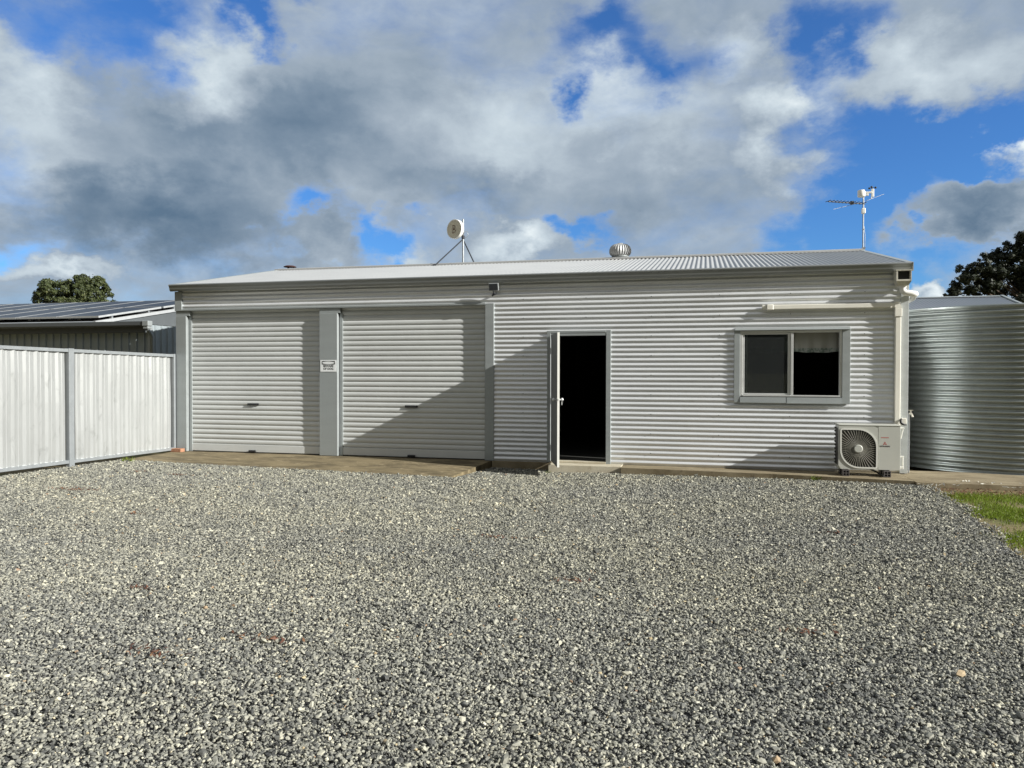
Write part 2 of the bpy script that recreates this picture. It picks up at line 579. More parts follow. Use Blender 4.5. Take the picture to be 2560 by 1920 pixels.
def stone_mat():
    m, k = mat_new('crushed_rock')
    at = k.n('ShaderNodeAttribute', attribute_name='tone')
    co = obj_co(k)
    c = k.ramp(at.outputs['Fac'], [(0.0, (0.035, 0.036, 0.038)), (0.22, (0.115, 0.117, 0.112)), (0.5, (0.235, 0.234, 0.210)), (0.76, (0.365, 0.358, 0.307)),
                                   (0.93, (0.54, 0.52, 0.43)), (0.965, (0.60, 0.57, 0.47)), (0.985, (0.46, 0.38, 0.24)), (1.0, (0.30, 0.20, 0.14))])
    big = k.noise(k.vmath('MULTIPLY', co, (0.7, 1.0, 1.0)), 0.55, 4.0, 0.55)
    c = k.vmath('MULTIPLY', c, k.mix(k.maprange(big, 0.32, 0.68, 0.0, 1.0, smooth=True), (0.93, 0.93, 0.90), (1.10, 1.08, 0.98)))
    dust = k.maprange(k.noise(k.vmath('MULTIPLY', co, (0.6, 1.3, 1.0)), 1.7, 6.0, 0.65), 0.60, 0.75, 0.0, 0.45, smooth=True)
    c = k.mix(dust, c, (0.20, 0.185, 0.145))
    c = k.vmath('SCALE', c, scale=k.maprange(k.noise(co, 220.0, 3.0, 0.6), 0.3, 0.7, 0.85, 1.15))
    link(k, c, k.b.inputs['Base Color'])
    k.b.inputs['Roughness'].default_value = 0.75
    k.b.inputs['Specular IOR Level'].default_value = 0.35
    return m


def leaf_mat(name, stops, trans=0.25, rough=0.6):
    m, k = mat_new(name)
    at = k.n('ShaderNodeAttribute', attribute_name='tone')
    c = k.ramp(at.outputs['Fac'], stops)
    link(k, c, k.b.inputs['Base Color'])
    k.b.inputs['Roughness'].default_value = rough
    if trans > 0:
        tr = k.n('ShaderNodeBsdfTranslucent')
        link(k, c, tr.inputs['Color'])
        mx = k.n('ShaderNodeMixShader', ins={0: trans})
        link(k, k.b.outputs[0], mx.inputs[1])
        link(k, tr.outputs[0], mx.inputs[2])
        link(k, mx.outputs[0], k.out.inputs[0])
    return m


M['ground'] = ground_mat()
M['bed'] = bed_mat()
M['stone'] = stone_mat()
M['grass'] = leaf_mat('grass_blades', [(0.0, (0.13, 0.105, 0.03)), (0.3, (0.13, 0.15, 0.018)), (0.65, (0.17, 0.26, 0.016)), (1.0, (0.30, 0.37, 0.04))], 0.3)
M['conifer'] = leaf_mat('cypress_foliage', [(0.0, (0.030, 0.042, 0.014)), (0.5, (0.055, 0.072, 0.022)), (0.85, (0.085, 0.098, 0.030)), (1.0, (0.12, 0.115, 0.035))], 0.12)
M['gum'] = leaf_mat('gum_foliage', [(0.0, (0.012, 0.018, 0.009)), (0.6, (0.022, 0.031, 0.013)), (1.0, (0.045, 0.052, 0.022))], 0.12)
M['litter'] = leaf_mat('dead_leaves', [(0.0, (0.07, 0.030, 0.018)), (0.6, (0.16, 0.065, 0.035)), (1.0, (0.28, 0.16, 0.08))], 0.1)
M['pale_litter'] = leaf_mat('bleached_leaves', [(0.0, (0.35, 0.33, 0.27)), (1.0, (0.70, 0.68, 0.60))], 0.1)


def glass_mat():
    m, k = mat_new('window_glass')
    k.b.inputs['Base Color'].default_value = (0.9, 0.93, 0.92, 1)
    k.b.inputs['Roughness'].default_value = 0.0
    g = k.n('ShaderNodeBsdfGlossy', ins={'Roughness': 0.01, 'Color': (0.9, 0.95, 0.95, 1)})
    tr = k.n('ShaderNodeBsdfTransparent', ins={'Color': (0.82, 0.86, 0.85, 1)})
    fr = k.n('ShaderNodeFresnel', ins={'IOR': 1.45})
    mx = k.n('ShaderNodeMixShader')
    link(k, fr.outputs[0], mx.inputs[0])
    link(k, tr.outputs[0], mx.inputs[1])
    link(k, g.outputs[0], mx.inputs[2])
    link(k, mx.outputs[0], k.out.inputs[0])
    return m


def screen_mat():
    """fly screen: woven mesh too fine to see, thins what is behind and catches a little light"""
    m, k = mat_new('fly_screen')
    d = k.n('ShaderNodeBsdfDiffuse', ins={'Color': (0.05, 0.055, 0.055, 1)})
    tr = k.n('ShaderNodeBsdfTransparent')
    mx = k.n('ShaderNodeMixShader', ins={0: 0.28})
    link(k, tr.outputs[0], mx.inputs[1])
    link(k, d.outputs[0], mx.inputs[2])
    link(k, mx.outputs[0], k.out.inputs[0])
    return m


def solar_mat():
    m, k = mat_new('solar_cells')
    co = obj_co(k)
    br = k.n('ShaderNodeTexBrick', offset=0.0, ins={'Color1': (0.020, 0.021, 0.022, 1), 'Color2': (0.024, 0.025, 0.026, 1), 'Mortar': (0.035, 0.036, 0.037, 1),
                                        'Scale': 1.0, 'Mortar Size': 0.003, 'Brick Width': 0.16, 'Row Height': 0.16})
    link(k, co, br.inputs['Vector'])
    link(k, br.outputs[0], k.b.inputs['Base Color'])
    k.b.inputs['Roughness'].default_value = 0.30
    k.b.inputs['Specular IOR Level'].default_value = 0.07
    return m


M['glass'] = glass_mat()
M['screen'] = screen_mat()
M['solar'] = solar_mat()


# ---------------------------------------------------------------- terrain
KX = np.array([-6, 0, 3, 5.8, 7, 9, 11, 12.5, 16, 40.0])
KZ = np.array([-0.03, -0.03, -0.075, -0.112, -0.125, -0.095, -0.065, -0.05, -0.05, -0.05])
SX = np.array([-6, 0, 4, 8, 14, 40.0])
SZ = np.array([0.012, 0.012, 0.008, 0.003, 0.0, 0.0])


def gz(x, y):
    x = np.asarray(x, float)
    y = np.asarray(y, float)
    und = 0.008 * np.sin(x * 1.3 + 0.7 * y) * np.sin(y * 1.1 - 0.4 * x) * np.clip((-y - 1.6) / 2, 0, 1)
    return np.interp(x, KX, KZ) + np.interp(x, SX, SZ) * np.clip(-y, 0, 14) + und


EDGE = [(11.86, -0.62), (12.10, -0.86), (12.16, -1.57), (12.12, -2.39), (12.04, -3.1), (11.96, -3.78), (11.89, -4.36), (11.83, -4.9), (11.83, -6.5), (11.9, -9), (12.0, -14)]


def edge_x(y):
    ys = np.array([p[1] for p in EDGE][::-1])
    xs = np.array([p[0] for p in EDGE][::-1])
    return np.interp(y, ys, xs)


def sheet(name, xs, ys, zoff, mat, keep=None):
    X, Y = np.meshgrid(xs, ys)
    Z = gz(X, Y) + zoff
    nx, ny = len(xs), len(ys)
    v = np.stack([X, Y, Z], -1).reshape(-1, 3)
    f = []
    for j in range(ny - 1):
        for i in range(nx - 1):
            cx, cy = (xs[i] + xs[i + 1]) / 2, (ys[j] + ys[j + 1]) / 2
            if keep is None or keep(cx, cy):
                f.append((j * nx + i, j * nx + i + 1, (j + 1) * nx + i + 1, (j + 1) * nx + i))
    me = bpy.data.meshes.new(name)
    me.from_pydata(v.tolist(), [], f)
    me.polygons.foreach_set('use_smooth', [True] * len(f))
    me.materials.append(mat)
    o = bpy.data.objects.new(name, me)
    COL.objects.link(o)
    return o


gxs = np.concatenate([[-900, -300, -100, -40, -20, -12], np.arange(-8, 22.01, 0.5), [26, 34, 50, 100, 300, 900]])
gys = np.concatenate([[-900, -300, -100, -50, -30, -20], np.arange(-16, 4.01, 0.5), [8, 14, 25, 50, 100, 300, 900]])
tag(sheet('ground', gxs, gys, -0.03, M['ground']), 'bare earth and grass ground round the yard', 'ground', kind='structure')

bys = np.arange(-14, 0.4, 0.35)
bed = MB()
bn = 40
bvs, bfs = [], []
for j, y in enumerate(bys):
    xr = float(edge_x(y)) + 0.05
    for i in range(bn):
        x = -0.02 + (xr + 0.02) * i / (bn - 1)
        bvs.append((x, y, float(gz(x, y)) - 0.012))
for j in range(len(bys) - 1):
    for i in range(bn - 1):
        bfs.append((j * bn + i, j * bn + i + 1, (j + 1) * bn + i + 1, (j + 1) * bn + i))
bed.add(bvs, bfs, 0, True)
tag(bed.build('driveway', M['bed']), 'grey gravel driveway bed in front of the shed', 'driveway', kind='structure')

# concrete: apron ramp at the roller doors, slab edge, step, slab to the tank
AP = [(-0.02, -1.40), (3.0, -1.40), (5.72, -1.36), (5.86, -0.60), (5.98, -0.021), (-0.02, -0.021)]
ap = MB()
nxa, nya = 25, 7
vs = []
for j in range(nya):
    tt = j / (nya - 1)
    for i in range(nxa):
        s = i / (nxa - 1)
        xr = 5.98 - 0.26 * tt
        x = -0.02 + (xr + 0.02) * s
        y = 0.12 - (1.50 + 0.02 * s) * tt + 0.012 * math.sin(x * 2.3) * tt
        z = -0.004 - (0.012 + 0.082 * min(1, max(0, x / 5.7))) * max(0, (tt - 0.08) / 0.92)
        vs.append((x, y, z))
top = len(vs)
vs += [(x, y, z - 0.12) for x, y, z in vs]
fs = []
for j in range(nya - 1):
    for i in range(nxa - 1):
        a = j * nxa + i
        fs.append((a, a + nxa, a + nxa + 1, a + 1))
for i in range(nxa - 1):
    a = (nya - 1) * nxa + i
    fs.append((a, a + top, a + 1 + top, a + 1))
for j in range(nya - 1):
    a = j * nxa + nxa - 1
    fs.append((a, a + nxa, a + nxa + top, a + top))
ap.add(vs, fs)
tag(ap.build('concrete_apron', M['apron']), 'mossy brown concrete apron in front of the roller doors', 'apron', kind='structure')

sl = MB()
sl.box(5.985, 6.965, -0.03, 0.45, -0.30, 0.0)
sl.build_name = 'slab'
sl.prism([(8.115, -0.34), (10.3, -0.52), (12.085, -0.80), (12.085, 0.45), (8.115, 0.45)], -0.30, -0.004)
sl.prism([(12.10, -0.86), (16.5, -0.93), (16.5, 0.46), (12.10, 0.46)], -0.30, -0.010)
tag(sl.build('concrete_slab', M['slab']), 'dirty brown concrete slab along the shed wall and tank', 'slab', kind='structure')
st = MB().box(6.97, 8.11, -0.27, 0.45, -0.30, 0.004, bev=0.008)
tag(st.build('doorstep', M['step']), 'pale concrete doorstep below the open door', 'step', kind='structure')


# ---------------------------------------------------------------- gravel stones
def ico():
    t = (1 + 5 ** 0.5) / 2
    v = np.array([(-1, t, 0), (1, t, 0), (-1, -t, 0), (1, -t, 0), (0, -1, t), (0, 1, t), (0, -1, -t), (0, 1, -t), (t, 0, -1), (t, 0, 1), (-t, 0, -1), (-t, 0, 1)], float)
    v /= np.linalg.norm(v[0])
    f = np.array([(0, 11, 5), (0, 5, 1), (0, 1, 7), (0, 7, 10), (0, 10, 11), (1, 5, 9), (5, 11, 4), (11, 10, 2), (10, 7, 6), (7, 1, 8),
                  (3, 9, 4), (3, 4, 2), (3, 2, 6), (3, 6, 8), (3, 8, 9), (4, 9, 5), (2, 4, 11), (6, 2, 10), (8, 6, 7), (9, 8, 1)])
    return v, f


def mesh_np(name, V, F, mat, tone=None, parent=None, loc=None, per=3):
    """V (n,3), F (m,per) arrays to one mesh object with a per-point tone attribute"""
    me = bpy.data.meshes.new(name)
    off = Vector((0, 0, 0)) if parent is None else parent_origin(parent)
    V = V - np.array(off)
    me.vertices.add(len(V))
    me.vertices.foreach_set('co', V.astype(np.float32).ravel())
    nf = len(F)
    me.loops.add(nf * per)
    me.loops.foreach_set('vertex_index', F.astype(np.int32).ravel())
    me.polygons.add(nf)
    me.polygons.foreach_set('loop_start', np.arange(0, nf * per, per, dtype=np.int32))
    me.update(calc_edges=True)
    if tone is not None:
        a = me.attributes.new('tone', 'FLOAT', 'POINT')
        a.data.foreach_set('value', tone.astype(np.float32))
    me.materials.append(mat)
    me.polygons.foreach_set('use_smooth', np.zeros(nf, dtype=bool))
    o = bpy.data.objects.new(name, me)
    COL.objects.link(o)
    if parent is not None:
        o.parent = parent
    return o


def rot_matrices(n, tilt):
    """random yaw, limited tilt"""
    yaw = rng.uniform(0, 2 * np.pi, n)
    ax = rng.uniform(0, 2 * np.pi, n)
    an = rng.normal(0, tilt, n)
    kx, ky = np.cos(ax), np.sin(ax)
    c, s = np.cos(an), np.sin(an)
    Rt = np.zeros((n, 3, 3))
    Rt[:, 0, 0] = c + kx * kx * (1 - c)
    Rt[:, 0, 1] = kx * ky * (1 - c)
    Rt[:, 0, 2] = ky * s
    Rt[:, 1, 0] = kx * ky * (1 - c)
    Rt[:, 1, 1] = c + ky * ky * (1 - c)
    Rt[:, 1, 2] = -kx * s
    Rt[:, 2, 0] = -ky * s
    Rt[:, 2, 1] = kx * s
    Rt[:, 2, 2] = c
    Ry = np.zeros((n, 3, 3))
    Ry[:, 0, 0] = np.cos(yaw)
    Ry[:, 0, 1] = -np.sin(yaw)
    Ry[:, 1, 0] = np.sin(yaw)
    Ry[:, 1, 1] = np.cos(yaw)
    Ry[:, 2, 2] = 1
    return Rt @ Ry


def in_concrete(x, y):
    a = (x < 5.98 - 0.19 * np.clip(-y, 0, 1.38) / 1.38 + 0.02) & (y > -1.375 + 0.012 * np.sin(x * 2.3))
    b = (x >= 5.9) & (x < 6.97) & (y > -0.03)
    c = (x >= 6.96) & (x < 8.12) & (y > -0.28)
    d = (x >= 8.11) & (y > np.interp(x, [8.11, 10.3, 12.1, 16], [-0.34, -0.52, -0.82, -0.93]))
    return a | b | c | d


CUBE_V = np.array([(-1, -1, -1), (1, -1, -1), (1, 1, -1), (-1, 1, -1), (-1, -1, 1), (1, -1, 1), (1, 1, 1), (-1, 1, 1)], float) * 0.66
CUBE_F = np.array([(0, 2, 1), (0, 3, 2), (4, 5, 6), (4, 6, 7), (0, 1, 5), (0, 5, 4), (1, 2, 6), (1, 6, 5), (2, 3, 7), (2, 7, 6), (3, 0, 4), (3, 4, 7)])


def stones():
    """crushed rock: rounder many-faced stones in the front of the yard, blocky ones towards the shed"""
    parts_v, parts_f, parts_t, base = [], [], [], 0
    for y0, y1, dens, size0, size1, (tv, tf) in ((-10.6, -6.6, 7600, 0.0056, 0.0058, ico()), (-6.6, 0.2, 5900, 0.0057, 0.0080, (CUBE_V, CUBE_F))):
        n = int(dens * 12.7 * (y1 - y0))
        x = rng.uniform(-0.1, 12.6, n)
        y = rng.uniform(y0, y1, n)
        left = np.interp(y, [-10.6, -9.8, -4.8, 0], [5.0, 4.9, -0.6, -0.6])
        ok = (x > np.maximum(left, 0.0)) & (x < edge_x(y) + 0.06 * np.sin(y * 4.3) + rng.normal(0, 0.10, n)) & ~in_concrete(x, y)
        ok &= rng.uniform(0, 1, n) < np.interp(y, [-6, 0], [1.0, 0.62])
        x, y = x[ok], y[ok]
        n = len(x)
        size = np.interp(y, [y0, y1], [size0, size1]) * np.exp(rng.normal(0, 0.33, n))
        size = np.clip(size, 0.003, 0.019)
        sc = np.stack([size * rng.uniform(1.0, 1.65, n), size * rng.uniform(0.75, 1.1, n), size * rng.uniform(0.5, 0.95, n)], -1)
        q = len(tv)
        V = tv[None] * (1 + rng.normal(0, 0.16, (n, q, 1))) + rng.normal(0, 0.12, (n, q, 3))
        V = V * sc[:, None, :]
        V = np.einsum('nij,nkj->nki', rot_matrices(n, 0.6), V)
        z = gz(x, y) + size * rng.uniform(-0.5, 0.8, n) + 0.002
        V += np.stack([x, y, z], -1)[:, None, :]
        parts_v.append(V.reshape(-1, 3))
        parts_f.append((tf[None] + (np.arange(n) * q)[:, None, None]).reshape(-1, 3) + base)
        tone = np.clip(rng.beta(1.55, 1.75, n) * 0.96, 0, 0.96)
        tone = np.where(rng.uniform(0, 1, n) > 0.992, rng.uniform(0.97, 1.0, n), tone)
        parts_t.append(np.repeat(tone, q))
        base += n * q
    o = mesh_np('gravel', np.concatenate(parts_v), np.concatenate(parts_f), M['stone'], np.concatenate(parts_t))
    tag(o, 'loose grey crushed rock spread over the driveway', 'gravel', kind='stuff')
    return base


NST = stones()


# ---------------------------------------------------------------- the shed
SL = 12.18           # length of the front
RY, RZ = 3.55, 3.735  # ridge
PITCHW = 0.0762
shed = thing('shed', 'long galvanised shed with corrugated front wall, two roller doors and an open door', 'shed', (6.09, 3.6, 0.0))


def corr_rows(z0, z1, amp=0.0175, per=14, p=PITCHW, phase=0.0):
    a = int(math.floor(z0 / p * per)) + 1
    b = int(math.ceil(z1 / p * per)) - 1
    zs = [z0] + [i * p / per for i in range(a, b + 1)] + [z1]
    out = []
    for z in zs:
        if out and z - out[-1][1] < 1e-4:
            continue
        out.append((amp * 0.5 * (1 + math.cos(2 * math.pi * (z / p + phase))), z))
    return out


wall = MB()


def wall_panel(x0, x1, z0, z1):
    rows = corr_rows(z0, z1)
    nseg = max(1, int((x1 - x0) / 0.6))
    xs = [x0 + (x1 - x0) * i / nseg for i in range(nseg + 1)]
    vs = []
    for y, z in rows:
        for x in xs:
            wav = 0.0016 * math.sin(x * 1.7 + z * 2.1) + 0.0012 * math.sin(x * 3.9 - z * 1.3)
            vs.append((x, y + wav, z))
    w = len(xs)
    fs = [(r * w + i, r * w + i + 1, (r + 1) * w + i + 1, (r + 1) * w + i) for r in range(len(rows) - 1) for i in range(nseg)]
    wall.add(vs, fs, 0, True)


DX0, DX1, DZ = 6.95, 7.86, 2.045          # doorway opening
WX0, WX1, WZ0, WZ1 = 9.85, 11.33, 1.06, 2.07
wall_panel(0.12, 5.995, 2.575, 2.93)
wall_panel(5.995, DX0, 0.0, 2.93)
wall_panel(DX0, DX1, DZ, 2.93)
wall_panel(DX1, WX0, 0.0, 2.93)
wall_panel(WX0, WX1, 0.0, WZ0)
wall_panel(WX0, WX1, WZ1, 2.93)
wall_panel(WX1, 12.09, 0.0, 2.93)
# screw heads on the crests, in lines over the girts
for xx in np.arange(6.5, 12.0, 1.02):
    for kz in range(2, 38, 4):
        z = (kz + 0.5) * PITCHW
        if DX0 - 0.1 < xx < DX1 + 0.1 and z < DZ + 0.08:
            continue
        if WX0 - 0.1 < xx < WX1 + 0.1 and WZ0 - 0.1 < z < WZ1 + 0.08:
            continue
        wall.tube([(xx, 0.006, z), (xx, -0.006, z)], [0.007, 0.006], 6, 1)
wall.build('wall', [M['wall'], M['dark_steel']], shed)

# sides and back
side = MB()
for xx, sgn in ((SL - 0.02, 1), (0.02, -1)):
    prof = [(0.0, 0.0), (0.0, 2.92), (RY, RZ - 0.05), (2 * RY, 2.92), (2 * RY, 0.0)]
    n = 90
    vs, fs = [], []
    for i in range(n + 1):
        y = 0.03 + (2 * RY - 0.06) * i / n
        zt = 2.92 + (RZ - 0.05 - 2.92) * (1 - abs(y - RY) / RY)
        x = xx + sgn * (0.012 * (i % 2) - 0.012)
        vs += [(x, y, 0.0), (x, y, zt)]
    for i in range(n):
        fs.append((2 * i, 2 * i + 2, 2 * i + 3, 2 * i + 1))
    side.add(vs, fs, 0, True)
side.add([(0.02, 2 * RY, 0), (SL - 0.02, 2 * RY, 0), (SL - 0.02, 2 * RY, 2.92), (0.02, 2 * RY, 2.92)], [(0, 1, 2, 3)])
side.build('side_wall', M['wall'], shed)

# dark interior: lining behind the front wall, floor, ceiling
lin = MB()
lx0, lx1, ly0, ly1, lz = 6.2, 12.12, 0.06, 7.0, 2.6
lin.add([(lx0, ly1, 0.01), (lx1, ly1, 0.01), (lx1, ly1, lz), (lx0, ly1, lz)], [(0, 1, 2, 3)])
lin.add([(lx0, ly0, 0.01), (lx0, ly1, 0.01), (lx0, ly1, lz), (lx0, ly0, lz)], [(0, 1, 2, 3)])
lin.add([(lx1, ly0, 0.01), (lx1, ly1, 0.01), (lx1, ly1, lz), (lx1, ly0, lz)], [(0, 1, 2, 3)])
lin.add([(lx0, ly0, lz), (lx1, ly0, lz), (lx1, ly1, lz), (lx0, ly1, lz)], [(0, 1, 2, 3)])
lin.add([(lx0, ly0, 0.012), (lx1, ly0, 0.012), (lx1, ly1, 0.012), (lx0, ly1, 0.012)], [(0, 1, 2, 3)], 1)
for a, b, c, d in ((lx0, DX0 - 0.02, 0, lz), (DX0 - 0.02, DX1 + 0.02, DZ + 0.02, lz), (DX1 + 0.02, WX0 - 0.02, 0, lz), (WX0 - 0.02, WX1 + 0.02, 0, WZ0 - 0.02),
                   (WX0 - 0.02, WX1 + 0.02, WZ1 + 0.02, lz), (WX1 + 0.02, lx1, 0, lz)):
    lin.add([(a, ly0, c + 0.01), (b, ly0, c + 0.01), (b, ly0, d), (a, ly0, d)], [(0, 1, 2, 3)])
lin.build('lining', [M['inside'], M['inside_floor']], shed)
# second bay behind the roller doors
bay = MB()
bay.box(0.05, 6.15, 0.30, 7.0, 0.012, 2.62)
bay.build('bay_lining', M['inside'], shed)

# posts and corner trims
P = MB()
P.box(0.0, 0.217, 0.0, 0.16, 0.0, 2.46, bev=0.004).build('post', M['trim'], shed)
P = MB()
P.box(2.875, 3.215, 0.0, 0.16, 0.0, 2.46, bev=0.004)
P.build('post', M['trim'], shed)
P = MB()
P.box(5.861, 6.012, -0.008, 0.16, 0.0, 2.572, bev=0.004)
P.build('post', M['trim'], shed)
hd = MB()
hd.box(0.0, 0.28, 0.012, 0.17, 2.462, 2.5475)
hd.box(2.872, 3.258, 0.012, 0.17, 2.462, 2.5475)
hd.box(0.0, 5.86, 0.0245, 0.20, 2.548, 2.62)
hd.build('head_frame', M['trim'], shed)
fl = MB()
fl.extrude_x([(-0.012, 2.552), (0.022, 2.548), (0.022, 2.60), (-0.006, 2.575), (-0.012, 2.575)], 0.135, 5.859)
fl.build('header_flashing', M['trim'], shed)
ct = MB()
ct.box(-0.012, 0.135, -0.012, 0.10, 2.549, 2.90, bev=0.003)
ct.build('corner_flashing', M['trim'], shed)
ct = MB()
ct.box(12.078, 12.184, -0.010, 0.12, 0.0, 2.90, bev=0.003)
ct.build('corner_flashing', M['trim_light'], shed)


# roller doors
def roller(x0, x1, hx, lx, label):
    root = bpy.data.objects.new('roller_door', None)
    COL.objects.link(root)
    root.parent = shed
    root.location = Vector(((x0 + x1) / 2, 0.09, 0.0)) - Vector(shed.location)
    root['label'] = label
    mb = MB()
    p = 0.0876
    rows = []
    z = 0.145
    y0 = 0.098
    while z < 2.62:
        for t, o in ((0.0, 0.0), (0.05, 0.004), (0.12, 0.0105), (0.25, 0.0145), (0.45, 0.016), (0.65, 0.0145), (0.80, 0.0105), (0.875, 0.004), (0.91, -0.003), (0.96, -0.003)):
            rows.append((y0 - o, z + t * p))
        z += p
    nseg = 5
    xs = [x0 + (x1 - x0) * i / nseg for i in range(nseg + 1)]
    vs = [(x, y + 0.002 * math.sin(x * 2.1 + zz * 1.2), zz) for y, zz in rows for x in xs]
    w = nseg + 1
    mb.add(vs, [(r * w + i, r * w + i + 1, (r + 1) * w + i + 1, (r + 1) * w + i) for r in range(len(rows) - 1) for i in range(nseg)], 0, True)
    mb.build('curtain', M['roller'], root)
    b = MB()
    b.box(x0, x1, 0.076, 0.11, 0.012, 0.143, bev=0.005)
    b.build('bottom_rail', M['roller'], root)
    s = MB()
    s.box(x0, x1, 0.08, 0.10, 0.0, 0.011)
    s.build('seal', M['black'], root)
    h = MB()
    h.box(hx - 0.115, hx + 0.115, 0.066, 0.084, 0.848, 0.886, bev=0.006)
    h.box(hx - 0.09, hx + 0.09, 0.050, 0.058, 0.858, 0.874, bev=0.003)
    for e in (-0.085, 0.085):
        h.box(hx + e - 0.006, hx + e + 0.006, 0.056, 0.07, 0.858, 0.874)
    h.build('handle', M['black'], root)
    k_ = MB()
    k_.tube([(lx - 0.065, 0.058, 0.030), (lx + 0.065, 0.058, 0.030)], 0.02, 8)
    k_.box(lx - 0.04, lx + 0.04, 0.06, 0.078, 0.02, 0.05)
    k_.build('lift_grip', M['black'], root)
    for gx0, gx1 in ((x0 - 0.03, x0 + 0.018), (x1 - 0.018, x1 + 0.012)):
        g = MB().box(gx0, gx1, 0.068, 0.155, 0.0, 2.46)
        g.build('track', M['trim'], root)
    return root


roller(0.262, 2.868, 1.533, 1.522, 'pale roller door at the fence end, fully in the sun')
roller(3.262, 5.852, 4.542, 4.549, 'pale roller door crossed by the slanting shadow of the open door')


# gutter, roof, ridge cap, barge flashings
def gutter_profile():
    return [(-0.02, 2.905), (-0.075, 2.900), (-0.098, 2.912), (-0.110, 2.938), (-0.112, 2.965), (-0.120, 2.982), (-0.132, 2.996), (-0.134, 3.012), (-0.127, 3.022), (-0.115, 3.022),
            (-0.110, 3.012), (-0.108, 2.99), (-0.10, 2.935), (-0.085, 2.915), (-0.03, 2.915), (-0.025, 3.0), (-0.02, 3.0)]


g = MB()
g.extrude_x(gutter_profile(), -0.046, 12.203, 0, True, caps=False)
for xx in (-0.048, 12.2):
    g.extrude_x([(-0.02, 2.903), (-0.078, 2.898), (-0.101, 2.91), (-0.113, 2.938), (-0.115, 2.965), (-0.123, 2.982), (-0.136, 2.996), (-0.138, 3.02), (-0.02, 3.02)], xx, xx + 0.004)
g.build('gutter', M['gutter'], shed)
fa = MB()
fa.box(-0.01, 12.19, -0.018, 0.03, 2.925, 2.99)
fa.build('fascia', M['trim'], shed)

roof = MB()
RX0, RX1 = -0.04, 12.215
EY, EZ = -0.075, 3.005
for sgn in (0, 1):
    per = 8
    nn = int((RX1 - RX0) / PITCHW * per)
    vs, fs = [], []
    for i in range(nn + 1):
        x = RX0 + (RX1 - RX0) * i / nn
        h = 0.0085 * math.cos(2 * math.pi * x / PITCHW) + 0.0085
        for t in (0.0, 0.5, 1.0):
            y = EY + (RY - EY) * t
            z = EZ + (RZ - EZ) * t + h + 0.002 * math.sin(x * 0.9 + t * 3)
            if sgn:
                y = 2 * RY - y
            vs.append((x, y, z))
    for i in range(nn):
        for j in range(2):
            a = i * 3 + j
            fs.append((a, a + 3, a + 4, a + 1))
    roof.add(vs, fs, 0, True)
roof.build('roof', M['roof'], shed)
rc = MB()
rc.extrude_x([(RY - 0.16, RZ - 0.016), (RY - 0.155, RZ + 0.018), (RY - 0.02, RZ + 0.040), (RY, RZ + 0.050), (RY + 0.02, RZ + 0.040), (RY + 0.155, RZ + 0.018), (RY + 0.16, RZ - 0.016),
              (RY + 0.14, RZ + 0.005), (RY, RZ + 0.03), (RY - 0.14, RZ + 0.005)], RX0 - 0.004, RX1 + 0.004)
rc.build('ridge_cap', M['roof'], shed)
for xb, wd in ((RX0 - 0.012, 0.09), (RX1 - 0.078, 0.09)):
    b = MB()
    for s in (1, -1):
        y_e, y_r = EY + 0.01, RY - 0.002
        if s < 0:
            y_e, y_r = 2 * RY - y_e, RY + 0.002
        vs = []
        for y, z in ((y_e, EZ), (y_r, RZ)):
            for x, dz in ((xb, 0.026), (xb + wd, 0.026), (xb + wd, -0.10), (xb, -0.10)):
                vs.append((x, y, z + dz))
        b.add(vs, [(0, 1, 5, 4), (1, 2, 6, 5), (2, 3, 7, 6), (3, 0, 4, 7), (0, 3, 2, 1), (4, 5, 6, 7)])
    b.build('barge_flashing', M['trim'], shed)

# doorway: frame, leaf
fr = MB()
fr.box(6.895, 6.955, -0.016, 0.10, 0.006, 2.10, bev=0.003)
fr.box(7.842, 7.918, -0.016, 0.10, 0.006, 2.115, bev=0.003)
fr.box(6.957, 7.840, -0.012, 0.09, 2.030, 2.072, bev=0.003)
fr.box(6.897, 7.84, -0.018, 0.01, 2.076, 2.112, bev=0.003)
fr.box(6.957, 7.840, -0.02, 0.10, 0.005, 0.035, 1, bev=0.004)
fr.build('door_frame', [M['trim'], M['step']], shed)
leaf = bpy.data.objects.new('door', None)
COL.objects.link(leaf)
leaf.parent = shed
leaf.location = Vector((6.978, -0.022, 0.02)) - Vector(shed.location)
leaf['label'] = 'plain grey door leaf standing wide open'
HINGE = Matrix.Translation((6.978, -0.022, 0.0)) @ Matrix.Rotation(R(-72.5), 4, 'Z')
lf = MB()
lf.box(0.008, 0.862, -0.016, 0.016, 0.03, 2.045, bev=0.003)
lf.build('door_leaf', M['door'], leaf, HINGE)
le = MB()
le.box(0.8635, 0.868, -0.0165, 0.0165, 0.032, 2.043)
le.build('edge_strip', M['bracket'], leaf, HINGE)
for z in (0.25, 1.0, 1.80):
    hn = MB()
    hn.tube([(-0.004, 0.0, z - 0.045), (-0.004, 0.0, z + 0.045)], 0.009, 8)
    hn.box(-0.004, 0.012, -0.004, 0.004, z - 0.045, z + 0.045)
    hn.box(-0.02, -0.003, -0.004, 0.004, z - 0.045, z + 0.045)
    hn.build('hinge', M['pole'], leaf, HINGE)
kn = MB()
for s in (1, -1):
    kn.tube([(0.80, 0.019 * s, 1.04), (0.80, 0.045 * s, 1.04), (0.80, 0.055 * s, 1.04), (0.80, 0.075 * s, 1.04), (0.80, 0.083 * s, 1.04)], [0.012, 0.012, 0.026, 0.027, 0.012], 12)
    kn.tube([(0.80, 0.0192 * s, 1.04), (0.80, 0.0235 * s, 1.04)], 0.032, 14)
kn.box(0.8682, 0.874, -0.008, 0.008, 1.03, 1.05)
kn.tube([(0.80, 0.06, 1.015), (0.80, 0.06, 0.96)], 0.006, 6)
